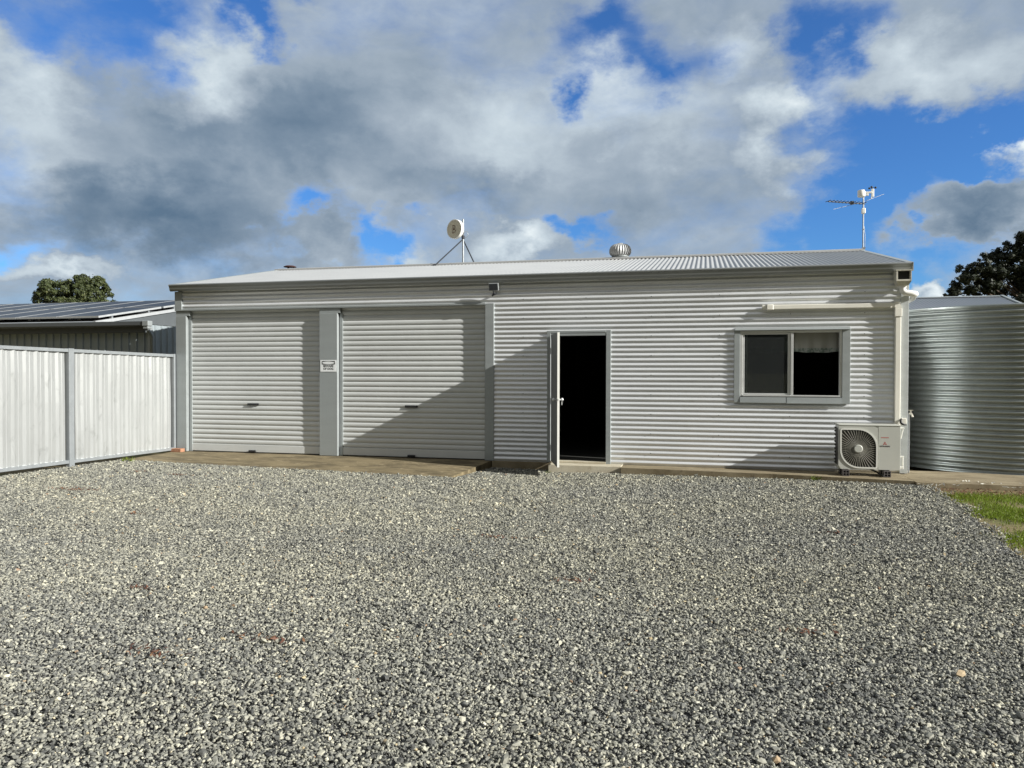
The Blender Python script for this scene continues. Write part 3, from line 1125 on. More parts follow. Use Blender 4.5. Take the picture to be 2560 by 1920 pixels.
kn.build('door_knob', M['alu'], leaf, HINGE)

# window
win = bpy.data.objects.new('window', None)
COL.objects.link(win)
win.parent = shed
win.location = Vector((10.6, 0.0, 1.0)) - Vector(shed.location)
ws = MB()
ws.box(9.778, 9.862, -0.022, 0.006, 0.998, 2.095, bev=0.003)
ws.box(11.298, 11.408, -0.022, 0.006, 0.993, 2.108, bev=0.003)
ws.extrude_x([(-0.045, 2.083), (-0.045, 2.089), (-0.004, 2.125), (0.016, 2.125), (0.016, 2.083)], 9.79, 11.40)
ws.extrude_x([(-0.034, 0.999), (-0.024, 1.085), (0.014, 1.09), (0.014, 0.999)], 9.864, 10.53)
ws.extrude_x([(-0.038, 0.994), (-0.028, 1.083), (0.014, 1.088), (0.014, 0.994)], 10.532, 11.295)
ws.build('surround', M['trim'], win)
wf = MB()
wf.box(9.864, 9.90, -0.012, 0.07, 1.093, 2.078, bev=0.003)
wf.box(11.262, 11.296, -0.012, 0.07, 1.093, 2.078, bev=0.003)
wf.box(9.902, 11.26, -0.012, 0.07, 2.045, 2.078, bev=0.003)
wf.box(9.902, 11.26, -0.030, 0.07, 1.093, 1.115, bev=0.003)
wf.build('frame', M['alu'], win)
sa = MB()
sa.box(9.904, 9.928, 0.002, 0.03, 1.118, 2.042, bev=0.002)
sa.box(10.545, 10.582, 0.002, 0.03, 1.118, 2.042, bev=0.002)
sa.box(9.93, 10.543, 0.002, 0.03, 1.118, 1.140, bev=0.002)
sa.box(9.93, 10.543, 0.002, 0.03, 2.020, 2.042, bev=0.002)
sash = sa.build('sash', M['alu'], win)
MB().box(9.929, 10.544, 0.014, 0.018, 1.139, 2.021).build('pane', M['glass'], sash)
MB().box(9.927, 10.546, 0.0045, 0.0065, 1.138, 2.022).build('fly_screen', M['screen'], sash)
sb = MB()
sb.box(10.586, 10.622, -0.016, 0.03, 1.118, 2.042, bev=0.002)
sb.build('mullion', M['alu'], win)
sb = MB()
sb.box(9.95, 9.975, 0.033, 0.06, 1.118, 2.042, bev=0.002)
sb.box(10.56, 10.585, 0.033, 0.06, 1.118, 2.042, bev=0.002)
sb.box(9.976, 10.559, 0.033, 0.06, 1.118, 1.137, bev=0.002)
sb.box(9.976, 10.559, 0.033, 0.06, 2.022, 2.042, bev=0.002)
sashb = sb.build('sash', M['alu'], win)
MB().box(9.9755, 10.5595, 0.045, 0.049, 1.1365, 2.0225).build('pane', M['glass'], sashb)

# valance inside the window
cv = MB()
nn = 90
vs, fs = [], []
for j, z in enumerate((2.05, 1.97, 1.88, 1.82, 1.755)):
    for i in range(nn + 1):
        x = 9.96 + (11.30 - 9.96) * i / nn
        amp = 0.004 + 0.010 * (j / 4)
        zz = z + (0.006 * math.sin(x * 9.0) + 0.004 * math.sin(x * 23 + 1) if j == 4 else 0.004 * math.sin(x * 3) if j else 0)
        vs.append((x, 0.15 + amp * math.sin(x * 34 + 0.6 * math.sin(x * 7)), zz))
for j in range(4):
    for i in range(nn):
        a = j * (nn + 1) + i
        fs.append((a, a + 1, a + nn + 2, a + nn + 1))
cv.add(vs, fs, 0, True)
tag(cv.build('curtain', M['curtain']), 'short pale valance with a green print hung inside the window', 'curtain')

# rainhead and downpipe elbow at the tank end
rh = MB()
x0, x1, y0, y1, z0, z1 = 11.972, 12.17, -0.205, -0.03, 2.70, 2.895
b0 = 0.035
rh.box(x0, x0 + 0.02, y0, y1, z0 + 0.05, z1)
rh.box(x1 - 0.012, x1, y0, y1, z0 + 0.05, z1)
rh.box(x0 + 0.021, x1 - 0.013, y1 - 0.012, y1, z0 + 0.05, z1)
rh.box(x0 + 0.0205, x1 - 0.0125, y0 + 0.001, y0 + 0.012, z0 + 0.05, z0 + 0.072)
rh.box(x0 - 0.006, x1 + 0.004, y0 - 0.006, y1, z1 + 0.001, z1 + 0.012)
vs = [(x0, y0, z0 + 0.0495), (x1, y0, z0 + 0.0495), (x1, y1, z0 + 0.0495), (x0, y1, z0 + 0.0495),
      (x0 + 0.03, y0 + 0.03, z0 - 0.01), (x1 - 0.03, y0 + 0.03, z0 - 0.01), (x1 - 0.03, y1 - 0.01, z0 - 0.01), (x0 + 0.03, y1 - 0.01, z0 - 0.01)]
rh.add(vs, [(0, 1, 2, 3), (0, 4, 5, 1), (1, 5, 6, 2), (2, 6, 7, 3), (3, 7, 4, 0), (4, 7, 6, 5)])
rhead = rh.build('rainhead', M['rainhead'], shed)
MB().box(x0 + 0.021, x1 - 0.013, y0 + 0.09, y0 + 0.095, z0 + 0.0505, z1 - 0.001).build('screen', M['black'], rhead)
dp = MB()


def arc(c, u, v, r, a0, a1, n=7):
    c, u, v = Vector(c), Vector(u), Vector(v)
    return [c + (u * math.cos(a0 + (a1 - a0) * i / n) + v * math.sin(a0 + (a1 - a0) * i / n)) * r for i in range(n + 1)]


pp = [Vector((12.075, -0.115, 2.70))]
pp += arc((12.135, -0.115, 2.645), (-1, 0, 0), (0, 0, -1), 0.06, 0, R(75), 6)
pp += [Vector((12.185, -0.112, 2.578))]
pp += arc((12.195, -0.06, 2.572), (0.2, -1, 0), (1, 0.2, 0), 0.055, R(20), R(100), 5)
pp += [Vector((12.255, 0.10, 2.53)), Vector((12.262, 0.9, 2.50)), Vector((12.262, 1.05, 2.42)), Vector((12.262, 1.08, 2.30)), Vector((12.262, 1.08, 0.03))]
dp.tube(pp, 0.043, 14)
dp.tube([Vector((12.075, -0.115, 2.70)), Vector((12.075, -0.115, 2.665))], 0.049, 14)
dp.build('downpipe', M['pvc'], shed)

# pipe cover of the air conditioner
cd = MB()
cd.box(10.326, 12.0, -0.066, -0.002, 2.388, 2.456, bev=0.008)
cd.box(11.93, 11.945, -0.072, -0.002, 2.384, 2.460)
cov = cd.build('pipe_cover', M['duct'])
tag(cov, 'cream pipe cover running above the window and down the corner to the air conditioner', 'pipe cover')
ce = MB()
ce.box(10.172, 10.235, -0.055, -0.002, 2.395, 2.452, bev=0.006)
ce.box(10.236, 10.335, -0.074, -0.002, 2.380, 2.462, bev=0.010)
ce.build('end_cap', M['duct'], cov)
el = MB()
op = arc((11.995, -0.034, 2.385), (0, 0, 1), (1, 0, 0), 0.080, 0, R(90), 6)
vs, fs = [], []
prev = None
outl = arc((11.985, 0, 2.375), (0, 0, 1), (1, 0, 0), 0.092, 0, R(90), 6)
inl = arc((11.985, 0, 2.375), (0, 0, 1), (1, 0, 0), 0.012, 0, R(90), 6)
for a, b in zip(outl, inl):
    vs += [(a.x, -0.074, a.z), (b.x, -0.074, b.z), (b.x, -0.001, b.z), (a.x, -0.001, a.z)]
for i in range(6):
    for q in range(4):
        q2 = (q + 1) % 4
        fs.append((i * 4 + q, i * 4 + q2, i * 4 + 4 + q2, i * 4 + 4 + q))
el.add(vs, fs + [(0, 3, 2, 1), (24, 25, 26, 27)])
el.box(11.986, 12.082, -0.076, -0.001, 2.255, 2.376, bev=0.006)
el.build('elbow', M['duct'], cov)
cdv = MB()
cdv.box(11.996, 12.072, -0.066, -0.002, 0.64, 2.254, bev=0.008)
cdv.build('vertical_duct', M['duct'], cov)

# ---------------------------------------------------------------- air conditioner
ac = thing('air_conditioner', 'white outdoor air conditioner unit on black feet at the shed corner', 'air conditioner', (11.59, -0.30, 0.0))
AX0, AX1, AY0, AY1, AZ0, AZ1 = 11.19, 11.99, -0.45, -0.16, 0.092, 0.715
body = MB()
# casing: front is a frame round the fan opening
fx, fz = 11.405, 0.40        # fan hub
body.box(AX0, AX1, AY0 + 0.012, AY1, AZ0, AZ1 - 0.012)
body.box(AX0 - 0.006, AX1 + 0.006, AY0 - 0.006, AY1 + 0.004, AZ1 - 0.0115, AZ1 + 0.008, bev=0.006)


def fan_outline(g, n=10):
    """square with two opposite rounded corners (upper right, lower left): the shape of the fan guard"""
    x0, x1, z0, z1 = AX0 + 0.035 - g, AX0 + 0.492 + g, 0.122 - g, 0.678 + 0.0 - 0.028 + g
    rbig = 0.24 + g
    rs = 0.02 + g
    pts = []
    for cx, cz, r, a0 in ((x1 - rbig, z1 - rbig, rbig, 0), (x0 + rs, z1 - rs, rs, 90), (x0 + rbig, z0 + rbig, rbig, 180), (x1 - rs, z0 + rs, rs, 270)):
        for i in range(n + 1):
            a = R(a0 + 90 * i / n)
            pts.append((cx + r * math.cos(a), cz + r * math.sin(a)))
    return pts


def ring_front(mb, inner, outer, yf, yb, mat=0):
    n = len(inner)
    vs = [(x, yf, z) for x, z in inner] + [(x, yf, z) for x, z in outer] + [(x, yb, z) for x, z in inner] + [(x, yb, z) for x, z in outer]
    fs = []
    for i in range(n):
        j = (i + 1) % n
        fs += [(i, n + i, n + j, j), (2 * n + i, i, j, 2 * n + j), (n + i, 3 * n + i, 3 * n + j, n + j)]
    mb.add(vs, fs, mat)


# front panel left (with hole) as ring to rectangle
inn = fan_outline(0.0)
n_ = len(inn)
rx0, rx1, rz0, rz1 = AX0, AX0 + 0.512, AZ0, AZ1 - 0.0125
cx_, cz_ = (rx0 + rx1) / 2, (rz0 + rz1) / 2
outr = []
for x, z in inn:
    dx, dz = x - cx_, z - cz_
    s = min((rx1 - cx_) / abs(dx) if abs(dx) > 1e-6 else 1e9, (rz1 - cz_) / abs(dz) if abs(dz) > 1e-6 else 1e9)
    outr.append((cx_ + dx * s, cz_ + dz * s))
ring_front(body, inn, outr, AY0, AY0 + 0.0115)
body.box(AX0 + 0.516, AX1, AY0, AY0 + 0.0118, AZ0, AZ1 - 0.0125, bev=0.003)
body.build('casing', M['ac'], ac)
well = MB()
well.add([(x, AY0 + 0.0105, z) for x, z in fan_outline(-0.001)], [tuple(range(n_))])
well.build('fan_well', M['ac_dark'], ac)
gr = MB()
ring_front(gr, fan_outline(-0.004), fan_outline(0.016), AY0 - 0.010, AY0 - 0.0005)
gr.build('guard_rim', M['bracket'], ac)
sp = MB()
hubx, hubz = AX0 + 0.258, 0.382
pts = fan_outline(-0.002, 60)
per_len = []
for i in range(46):
    a = 2 * math.pi * (i + 0.3) / 46
    d = Vector((math.cos(a), math.sin(a)))
    best = None
    m = len(pts)
    for q in range(m):
        p0, p1 = Vector(pts[q]), Vector(pts[(q + 1) % m])
        e = p1 - p0
        den = d.x * e.y - d.y * e.x
        if abs(den) < 1e-9:
            continue
        w = p0 - Vector((hubx, hubz))
        t_ = (w.x * e.y - w.y * e.x) / den
        u_ = (w.x * d.y - w.y * d.x) / den
        if t_ > 0 and -0.001 <= u_ <= 1.001 and (best is None or t_ < best):
            best = t_
    if best:
        sp.tube([(hubx + d.x * 0.05, AY0 - 0.004, hubz + d.y * 0.05), (hubx + d.x * best, AY0 - 0.001, hubz + d.y * best)], 0.0034, 5)
for rr in (0.11, 0.17, 0.23):
    ringp = []
    for i in range(41):
        a = 2 * math.pi * i / 40
        x, z = hubx + rr * math.cos(a), hubz + rr * math.sin(a)
        ringp.append((x, AY0 + 0.002, z))
    if rr < 0.22:
        sp.tube(ringp, 0.0016, 4, caps=False)
sp.build('fan_grille', M['ac_grille'], ac)
hb = MB()
hb.tube([(hubx, AY0 - 0.003, hubz), (hubx, AY0 - 0.013, hubz), (hubx, AY0 - 0.017, hubz)], [0.058, 0.057, 0.048], 28)
hb.build('hub', M['ac'], ac)
# maker's mark and lettering
mk = MB()
lx, lz, s = 11.792, 0.462, 0.028
for a in (90, 210, 330):
    d = Vector((math.cos(R(a)), math.sin(R(a))))
    q = Vector((-d.y, d.x))
    pts4 = [Vector((0, 0)), d * s * 0.5 * 1.0 + q * s * 0.30, d * s, d * s * 0.5 - q * s * 0.30]
    mk.add([(lx + p.x, AY0 - 0.0012, lz + p.y) for p in pts4], [(0, 1, 2, 3)])
mk.build('emblem', M['red_ink'], ac)
XF = Matrix.Translation((lx, AY0 - 0.0015, 0.424)) @ Matrix.Rotation(R(90), 4, 'X')
text_mb('MITSUBISHI', 0.026, 0.0004, 0.0006).build('lettering', M['grey_ink'], ac, XF)
XF = Matrix.Translation((lx, AY0 - 0.0015, 0.545)) @ Matrix.Rotation(R(90), 4, 'X')
MB().box(lx - 0.05, lx + 0.05, AY0 - 0.0016, AY0 - 0.0006, 0.541, 0.549).build('badge', M['red_ink'], ac)
# coil side, pipe guard on the right end
cl = MB()
cl.box(AX0 - 0.0035, AX0 + 0.0, AY0 + 0.05, AY1 - 0.02, AZ0 + 0.05, AZ1 - 0.05)
for i in range(11):
    z = AZ0 + 0.06 + i * 0.05
    cl.box(AX0 - 0.016, AX0 - 0.004, AY1 - 0.075, AY1 - 0.003, z, z + 0.018)
cl.build('coil', M['ac_dark'], ac)
pg = MB()
pg.box(AX1 + 0.002, AX1 + 0.07, AY0 + 0.10, AY0 + 0.125, AZ0 + 0.01, AZ0 + 0.05, bev=0.004)
pg.box(AX1 + 0.002, AX1 + 0.07, AY0 + 0.10, AY0 + 0.125, 0.26, 0.285, bev=0.004)
pg.box(AX1 + 0.045, AX1 + 0.068, AY0 + 0.101, AY0 + 0.124, AZ0 + 0.052, 0.258, bev=0.004)
pg.box(AX1 + 0.002, AX1 + 0.022, AY0 + 0.101, AY0 + 0.124, AZ0 + 0.052, 0.66, bev=0.004)
pg.box(AX1 + 0.002, AX1 + 0.07, AY0 + 0.10, AY1, 0.662, 0.685, bev=0.004)
pg.tube([(AX1 + 0.055, AY0 + 0.112, 0.66), (AX1 + 0.03, AY0 + 0.112, 0.53)], 0.009, 6)
pg.build('pipe_guard', M['bracket'], ac)
for fx_ in (11.24, 11.775):
    for fy in (AY0 - 0.045, AY1 - 0.10):
        ft = MB()
        x0, x1, y0, y1 = fx_, fx_ + 0.088, fy, fy + 0.13
        for a, b in ((x0, x0 + 0.010), ((x0 + x1) / 2 - 0.005, (x0 + x1) / 2 + 0.005), (x1 - 0.010, x1)):
            ft.box(a, b, y0, y1, 0.0, 0.083)
        for a, b in ((x0 + 0.0105, (x0 + x1) / 2 - 0.0055), ((x0 + x1) / 2 + 0.0055, x1 - 0.0105)):
            for z in (0.0, 0.036, 0.074):
                ft.box(a, b, y0 + 0.001, y1 - 0.001, z, z + 0.009)
            ft.box(a, b, y0 + 0.05, y1 - 0.05, 0.0095, 0.0735)
        ft.build('foot', M['grey_ink'], ac)
dh = MB()
dh.tube([(11.62, -0.28, 0.09), (11.70, -0.36, 0.055), (11.745, -0.47, 0.025), (11.765, -0.52, 0.016)], 0.013, 8)
dh.build('drain_hose', M['black'], ac)

# cable box and wire on the corner flashing
cb = thing('junction_box', 'small cream junction box on the corner flashing above the air conditioner', 'junction box', (12.12, -0.03, 0.70))
MB().box(12.086, 12.158, -0.050, -0.0105, 0.715, 0.80, bev=0.006).build('box', M['duct'], cb)
b = MB()
b.tube([(12.088, -0.045, 0.79), (12.075, -0.085, 0.77), (12.075, -0.095, 0.735), (12.11, -0.09, 0.712), (12.15, -0.085, 0.705)], [0.012, 0.016, 0.02, 0.016, 0.008], 7)
b.build('conduit_boot', M['black'], cb)

# tap standing between the shed and the tank
tp = thing('tap', 'old brass garden tap between the shed corner and the tank', 'tap', (12.235, 0.10, 0.0))
b = MB()
b.tube([(12.235, 0.14, -0.005), (12.235, 0.14, 0.845), (12.235, 0.125, 0.858), (12.235, 0.09, 0.858)], 0.011, 8)
b.build('standpipe', M['pole'], tp)
b = MB()
b.tube([(12.235, 0.115, 0.858), (12.238, 0.06, 0.862), (12.245, 0.03, 0.848), (12.252, 0.015, 0.815)], [0.014, 0.017, 0.014, 0.013], 10)
b.tube([(12.238, 0.065, 0.862), (12.238, 0.065, 0.905)], 0.009, 8)
b.build('spout', M['brass'], tp)
b = MB()
b.box(12.205, 12.271, 0.058, 0.072, 0.904, 0.914, bev=0.003)
b.build('handle', M['brass'], tp)

# ---------------------------------------------------------------- floodlight, sign, brick
fld = thing('floodlight', 'square grey floodlight under the gutter between the roller doors and the door', 'floodlight', (6.03, 0.0, 2.80))
b = MB()
XFL = Matrix.Translation((6.034, -0.125, 2.822)) @ Matrix.Rotation(R(14), 4, 'X')
b.box(-0.083, 0.083, 0.0, 0.035, -0.062, 0.062, bev=0.006)
b.build('lamp_case', M['pole'], fld, XFL)
b = MB()
b.box(-0.072, 0.072, -0.004, -0.0005, -0.052, 0.052, bev=0.0015)
b.build('lens', M['dark_steel'], fld, XFL)
b = MB()
b.box(6.012, 6.05, -0.09, 0.004, 2.715, 2.735, bev=0.003)
b.tube([(6.03, -0.09, 2.728), (6.03, -0.115, 2.765)], 0.012, 8)
b.tube([(6.03, -0.05, 2.716), (5.99, -0.05, 2.69)], [0.018, 0.014], 8)
b.build('bracket', M['dark_steel'], fld)

sg = thing('sign', 'white BEWARE OF DOG sign on the post between the roller doors', 'sign', (3.045, -0.004, 1.555))
MB().box(2.897, 3.197, -0.006, -0.0008, 1.452, 1.652, bev=0.001).build('board', M['sign'], sg)
b = MB()
nn = 32
band = (2.925, 3.175, 1.575, 1.636)
el_ = [(3.05 + 0.118 * math.cos(2 * math.pi * i / nn), 1.6055 + 0.0235 * math.sin(2 * math.pi * i / nn)) for i in range(nn)]
ou = []
for x, z in el_:
    dx, dz = x - 3.05, z - 1.6055
    s = min(0.125 / abs(dx) if abs(dx) > 1e-6 else 1e9, 0.0305 / abs(dz) if abs(dz) > 1e-6 else 1e9)
    ou.append((3.05 + dx * s, 1.6055 + dz * s))
ring_front(b, el_, ou, -0.0075, -0.0062)
b.build('black_band', M['black'], sg)
for s, z in (('BEWARE', 1.548), ('OF DOG', 1.500)):
    XF = Matrix.Translation((3.05, -0.0066, z)) @ Matrix.Rotation(R(90), 4, 'X')
    text_mb(s, 0.050, 0.0005, 0.0014).build('lettering', M['black'], sg, XF)

b = MB()
b.box(-0.02, 0.21, -0.115, -0.005, 0.0, 0.062, bev=0.004)
tag(b.build('brick', M['timber'], None), 'single red brick lying at the foot of the shed post by the fence', 'brick')
bpy.data.objects['brick'].rotation_euler = (0, 0, R(-4))
bpy.data.objects['brick'].location = (0.0, -0.02, -0.004)

# ---------------------------------------------------------------- things on the roof
def roof_z(y):
    return EZ + (RZ - EZ) * (1 - abs(y - RY) / (RY - EY)) + 0.017


di = thing('dish_antenna', 'round antenna with a hand painted brown B on a braced pole on the roof', 'antenna', (4.315, RY + 0.10, RZ))
b = MB()
b.tube([(4.315, RY + 0.10, RZ - 0.05), (4.315, RY + 0.10, 4.72)], 0.02, 10)
b.build('pole', M['pole'], di)
for q in ((3.80, RY - 0.25, roof_z(RY - 0.25)), (4.50, RY + 0.75, roof_z(RY + 0.75))):
    b = MB()
    b.tube([(4.315, RY + 0.09, 4.29), q], 0.0135, 8)
    b.tube([(q[0] - 0.03, q[1], q[2] + 0.004), (q[0] + 0.03, q[1], q[2] + 0.004)], 0.018, 6)
    b.build('brace', M['dark_steel'], di)
DC = Vector((4.165, RY - 0.06, 4.49))
view = (Vector((9.3477, -12.103, 1.45)) - DC).normalized()
dirn = Matrix.Rotation(R(-40), 4, 'Z') @ Vector((view.x, view.y, 0)).normalized()
dirn = (dirn + Vector((0, 0, 0.0))).normalized()
xd = Vector((0, 0, 1)).cross(dirn).normalized()
DX = Matrix((xd, Vector((0, 0, 1)), dirn)).transposed().to_4x4()
DX = Matrix.Translation(DC) @ DX
b = MB()
b.lathe([(0.0, 0.0), (0.185, 0.0)], (0, 0, 0), 40, 0, False)
b.build('cover', M['dish_face'], di, DX)
b = MB()
b.lathe([(0.186, -0.002), (0.200, 0.004), (0.206, -0.004), (0.206, -0.075), (0.19, -0.10), (0.10, -0.13), (0.0, -0.14)], (0, 0, 0), 40)
b.build('drum', M['dish_body'], di, DX)
b = MB()
bs = [(-0.045, 0.085), (-0.047, 0.0), (-0.040, -0.09)]
def stroke(mb, pts, r=0.0055):
    mb.tube([(x, y, 0.003) for x, y in pts], r, 6)
stroke(b, [(-0.030, 0.085), (-0.032, 0.0), (-0.036, -0.09)])
stroke(b, [(-0.030, 0.083), (0.012, 0.070), (0.028, 0.042), (0.018, 0.012), (-0.030, -0.004)])
stroke(b, [(-0.030, -0.004), (0.020, -0.012), (0.044, -0.038), (0.020, -0.070), (-0.036, -0.09)])
b.build('painted_letter', M['paint_brown'], di, DX)
b = MB()
b.tube([DC - dirn * 0.13, Vector((4.315, RY + 0.10, 4.46)), Vector((4.315, RY + 0.10, 4.33))], 0.022, 8)
b.box(4.285, 4.345, RY + 0.07, RY + 0.13, 4.30, 4.37, bev=0.005)
b.build('mount', M['dark_steel'], di)
b = MB()
b.tube([(4.33, RY + 0.10, 4.31), (4.39, RY + 0.10, 4.33), (4.43, RY + 0.10, 4.39), (4.41, RY + 0.10, 4.45), (4.37, RY + 0.10, 4.46), (4.34, RY + 0.08, 4.42)], 0.005, 6)
b.build('cable', M['pole'], di)

fl_ = thing('flue', 'rusty flue cowl with a flat hat at the far end of the roof', 'flue', (0.05, RY + 0.35, roof_z(RY + 0.35)))
fc = (0.05, RY + 0.35, 0.0)
b = MB()
b.lathe([(0.07, roof_z(RY + 0.35) - 0.06), (0.07, 3.80)], fc, 18)
b.build('pipe', M['pole'], fl_)
b = MB()
b.lathe([(0.0, 3.905), (0.10, 3.893), (0.145, 3.872), (0.145, 3.862), (0.0, 3.868)], fc, 20)
b.build('hat', M['rust'], fl_)
b = MB()
for a in (20, 140, 260):
    c_, s_ = math.cos(R(a)), math.sin(R(a))
    b.tube([(fc[0] + 0.072 * c_, fc[1] + 0.072 * s_, 3.74), (fc[0] + 0.075 * c_, fc[1] + 0.075 * s_, 3.868)], 0.008, 5)
b.tube([(fc[0] - 0.10, fc[1] - 0.06, 3.72), (fc[0] - 0.02, fc[1] - 0.02, 3.87)], 0.013, 6)
b.build('stay', M['rust'], fl_)

tv = thing('roof_ventilator', 'round finned metal roof ventilator on the ridge', 'ventilator', (7.66, RY + 0.15, roof_z(RY + 0.15)))
tc = (7.66, RY + 0.15, 0.0)
b = MB()
b.lathe([(0.19, 3.66), (0.17, 3.76), (0.165, 3.80), (0.175, 3.80), (0.175, 3.815), (0.0, 3.815)], tc, 28)
b.build('throat', M['trim'], tv)
b = MB()
nv = 26
for i in range(nv):
    a0 = 2 * math.pi * i / nv
    prof = [(0.165, 3.818), (0.208, 3.852), (0.226, 3.90), (0.224, 3.95), (0.200, 4.01), (0.145, 4.055), (0.05, 4.075)]
    vs = []
    for r, z in prof:
        aw = (2 * math.pi / nv) * 0.92
        vs.append((tc[0] + r * math.cos(a0), tc[1] + r * math.sin(a0), z))
        vs.append((tc[0] + (r * 0.95) * math.cos(a0 + aw * 0.5), tc[1] + (r * 0.95) * math.sin(a0 + aw * 0.5), z))
        vs.append((tc[0] + (r * 0.88) * math.cos(a0 + aw), tc[1] + (r * 0.88) * math.sin(a0 + aw), z))
    fs = []
    for j in range(len(prof) - 1):
        fs += [(3 * j, 3 * j + 1, 3 * j + 4, 3 * j + 3), (3 * j + 1, 3 * j + 2, 3 * j + 5, 3 * j + 4)]
    b.add(vs, fs, 0, True)
b.lathe([(0.06, 4.068), (0.055, 4.084), (0.0, 4.09)], tc, 16)
b.lathe([(0.15, 3.82), (0.190, 3.87), (0.190, 3.95), (0.15, 4.02), (0.10, 4.05)], tc, 20, 0)
b.build('fins', M['roof'], tv)

mx, my = 12.225, RY + 0.03
mast = thing('tv_aerial', 'television aerial on a thin mast at the tank end of the roof', 'aerial', (mx, my, RZ))
b = MB()
b.tube([(mx, my, RZ - 0.06), (mx, my, 4.71)], 0.0135, 8)
b.tube([(mx + 0.03, my, RZ + 0.03), (mx + 0.034, my - 0.005, 4.0), (mx + 0.016, my, 4.2)], 0.005, 5)
b.box(mx - 0.02, mx + 0.04, my - 0.02, my + 0.02, RZ + 0.05, RZ + 0.075)
b.box(mx - 0.017, mx + 0.017, my - 0.018, my + 0.018, 4.14, 4.155)
b.build('pole', M['pole'], mast)
b = MB()
b.box(mx - 0.032, mx + 0.036, my - 0.04, my + 0.03, 4.44, 4.545, bev=0.012)
b.build('junction_box', M['dish_body'], mast)
b = MB()
bd = Vector((-0.70, -0.38, 0.0))
p0 = Vector((mx + 0.03, my + 0.01, 4.625))
b.tube([p0, p0 + bd], 0.011, 6)
perp = Vector((0.5, -0.87, 0.0)).normalized()
for i in range(11):
    c = p0 + bd * (0.05 + 0.94 * i / 10)
    L = 0.085 + 0.012 * (10 - i) / 10
    tl = (perp + Vector((0, 0, 0.0))).normalized()
    b.tube([c - tl * L + Vector((0, 0, 0.012)), c + tl * L + Vector((0, 0, 0.012))], 0.007, 5)
b.box(p0.x + bd.x * 0.36 - 0.03, p0.x + bd.x * 0.36 + 0.03, p0.y + bd.y * 0.36 - 0.03, p0.y + bd.y * 0.36 + 0.03, 4.605, 4.66)
b.build('boom', M['dark_steel'], mast)
b = MB()
rd = Vector((0.55, -0.80, 0.0)).normalized()
b.tube([(11.66, my - 0.25, 4.50), (mx, my, 4.665), (12.62, my + 0.18, 4.83)], 0.004, 5)
b.build('rod', M['pole'], mast)

wst = thing('weather_station', 'small white weather station with wind cups on top of the aerial mast', 'weather station', (mx, my, 4.70))
b = MB()
b.tube([(mx, my, 4.69), (mx, my, 4.765)], 0.012, 8)
b.build('stem', M['dish_body'], wst)
b = MB()
b.lathe([(0.0, 4.755), (0.062, 4.757), (0.070, 4.77), (0.070, 4.875), (0.064, 4.882), (0.0, 4.882)], (mx - 0.035, my, 0), 18)
b.build('rain_gauge', M['dish_body'], wst)
b = MB()
b.box(mx + 0.03, mx + 0.15, my - 0.02, my + 0.02, 4.82, 4.85, bev=0.006)
b.box(mx + 0.045, mx + 0.09, my - 0.018, my + 0.018, 4.775, 4.819, 0, bev=0.004)
b.build('arm', M['dish_body'], wst)
b = MB()
b.box(mx + 0.135, mx + 0.185, my - 0.012, my + 0.012, 4.745, 4.90, bev=0.008)
b.tube([(mx + 0.14, my, 4.745), (mx + 0.14, my, 4.715)], 0.01, 6)
b.build('vane', M['dish_body'], wst)
for a in (10, 130, 250):
    b = MB()
    c_ = Vector((mx + 0.15 + 0.062 * math.cos(R(a)), my + 0.062 * math.sin(R(a)), 4.922))
    b.tube([(mx + 0.15, my, 4.922), c_], 0.004, 5)
    for i in range(1):
        b.lathe([(0.0, -0.02), (0.014, -0.015), (0.021, 0.0), (0.016, 0.014), (0.0, 0.02)], c_, 10)
    b.build('wind_cup', M['black'], wst)
b = MB()
b.tube([(mx + 0.15, my, 4.895), (mx + 0.15, my, 4.93)], 0.01, 8)
b.build('spindle', M['black'], wst)

# ---------------------------------------------------------------- water tank
TC = (14.06, 2.06)
TR = 1.80
tank = thing('water_tank', 'big corrugated galvanised rainwater tank beside the shed', 'tank', (TC[0], TC[1], 0.0))
b = MB()
rows = []
tp_, per = 0.0815, 10
nz = int(2.46 / tp_ * per)
for i in range(nz + 1):
    z = -0.02 + i * tp_ / per
    rows.append((TR + 0.016 * math.cos(2 * math.pi * i / per), z))
seg = 120
vs, fs = [], []
for r, z in rows:
    for s in range(seg):
        a = 2 * math.pi * s / seg
        rr = r + 0.006 * math.sin(a * 7 + z * 0.6) + 0.004 * math.sin(a * 17)
        vs.append((TC[0] + rr * math.cos(a), TC[1] + rr * math.sin(a), z))
for i in range(len(rows) - 1):
    for s in range(seg):
        s2 = (s + 1) % seg
        fs.append((i * seg + s, i * seg + s2, (i + 1) * seg + s2, (i + 1) * seg + s))
b.add(vs, fs, 0, True)
b.build('tank_wall', M['tank'], tank)
b = MB()
zt = rows[-1][1]
b.lathe([(TR + 0.014, zt - 0.03), (TR + 0.018, zt), (TR + 0.010, zt + 0.012), (TR - 0.05, zt + 0.006), (0.0, zt + 0.02)], (TC[0], TC[1], 0), 90)
b.build('lid', M['tank'], tank)

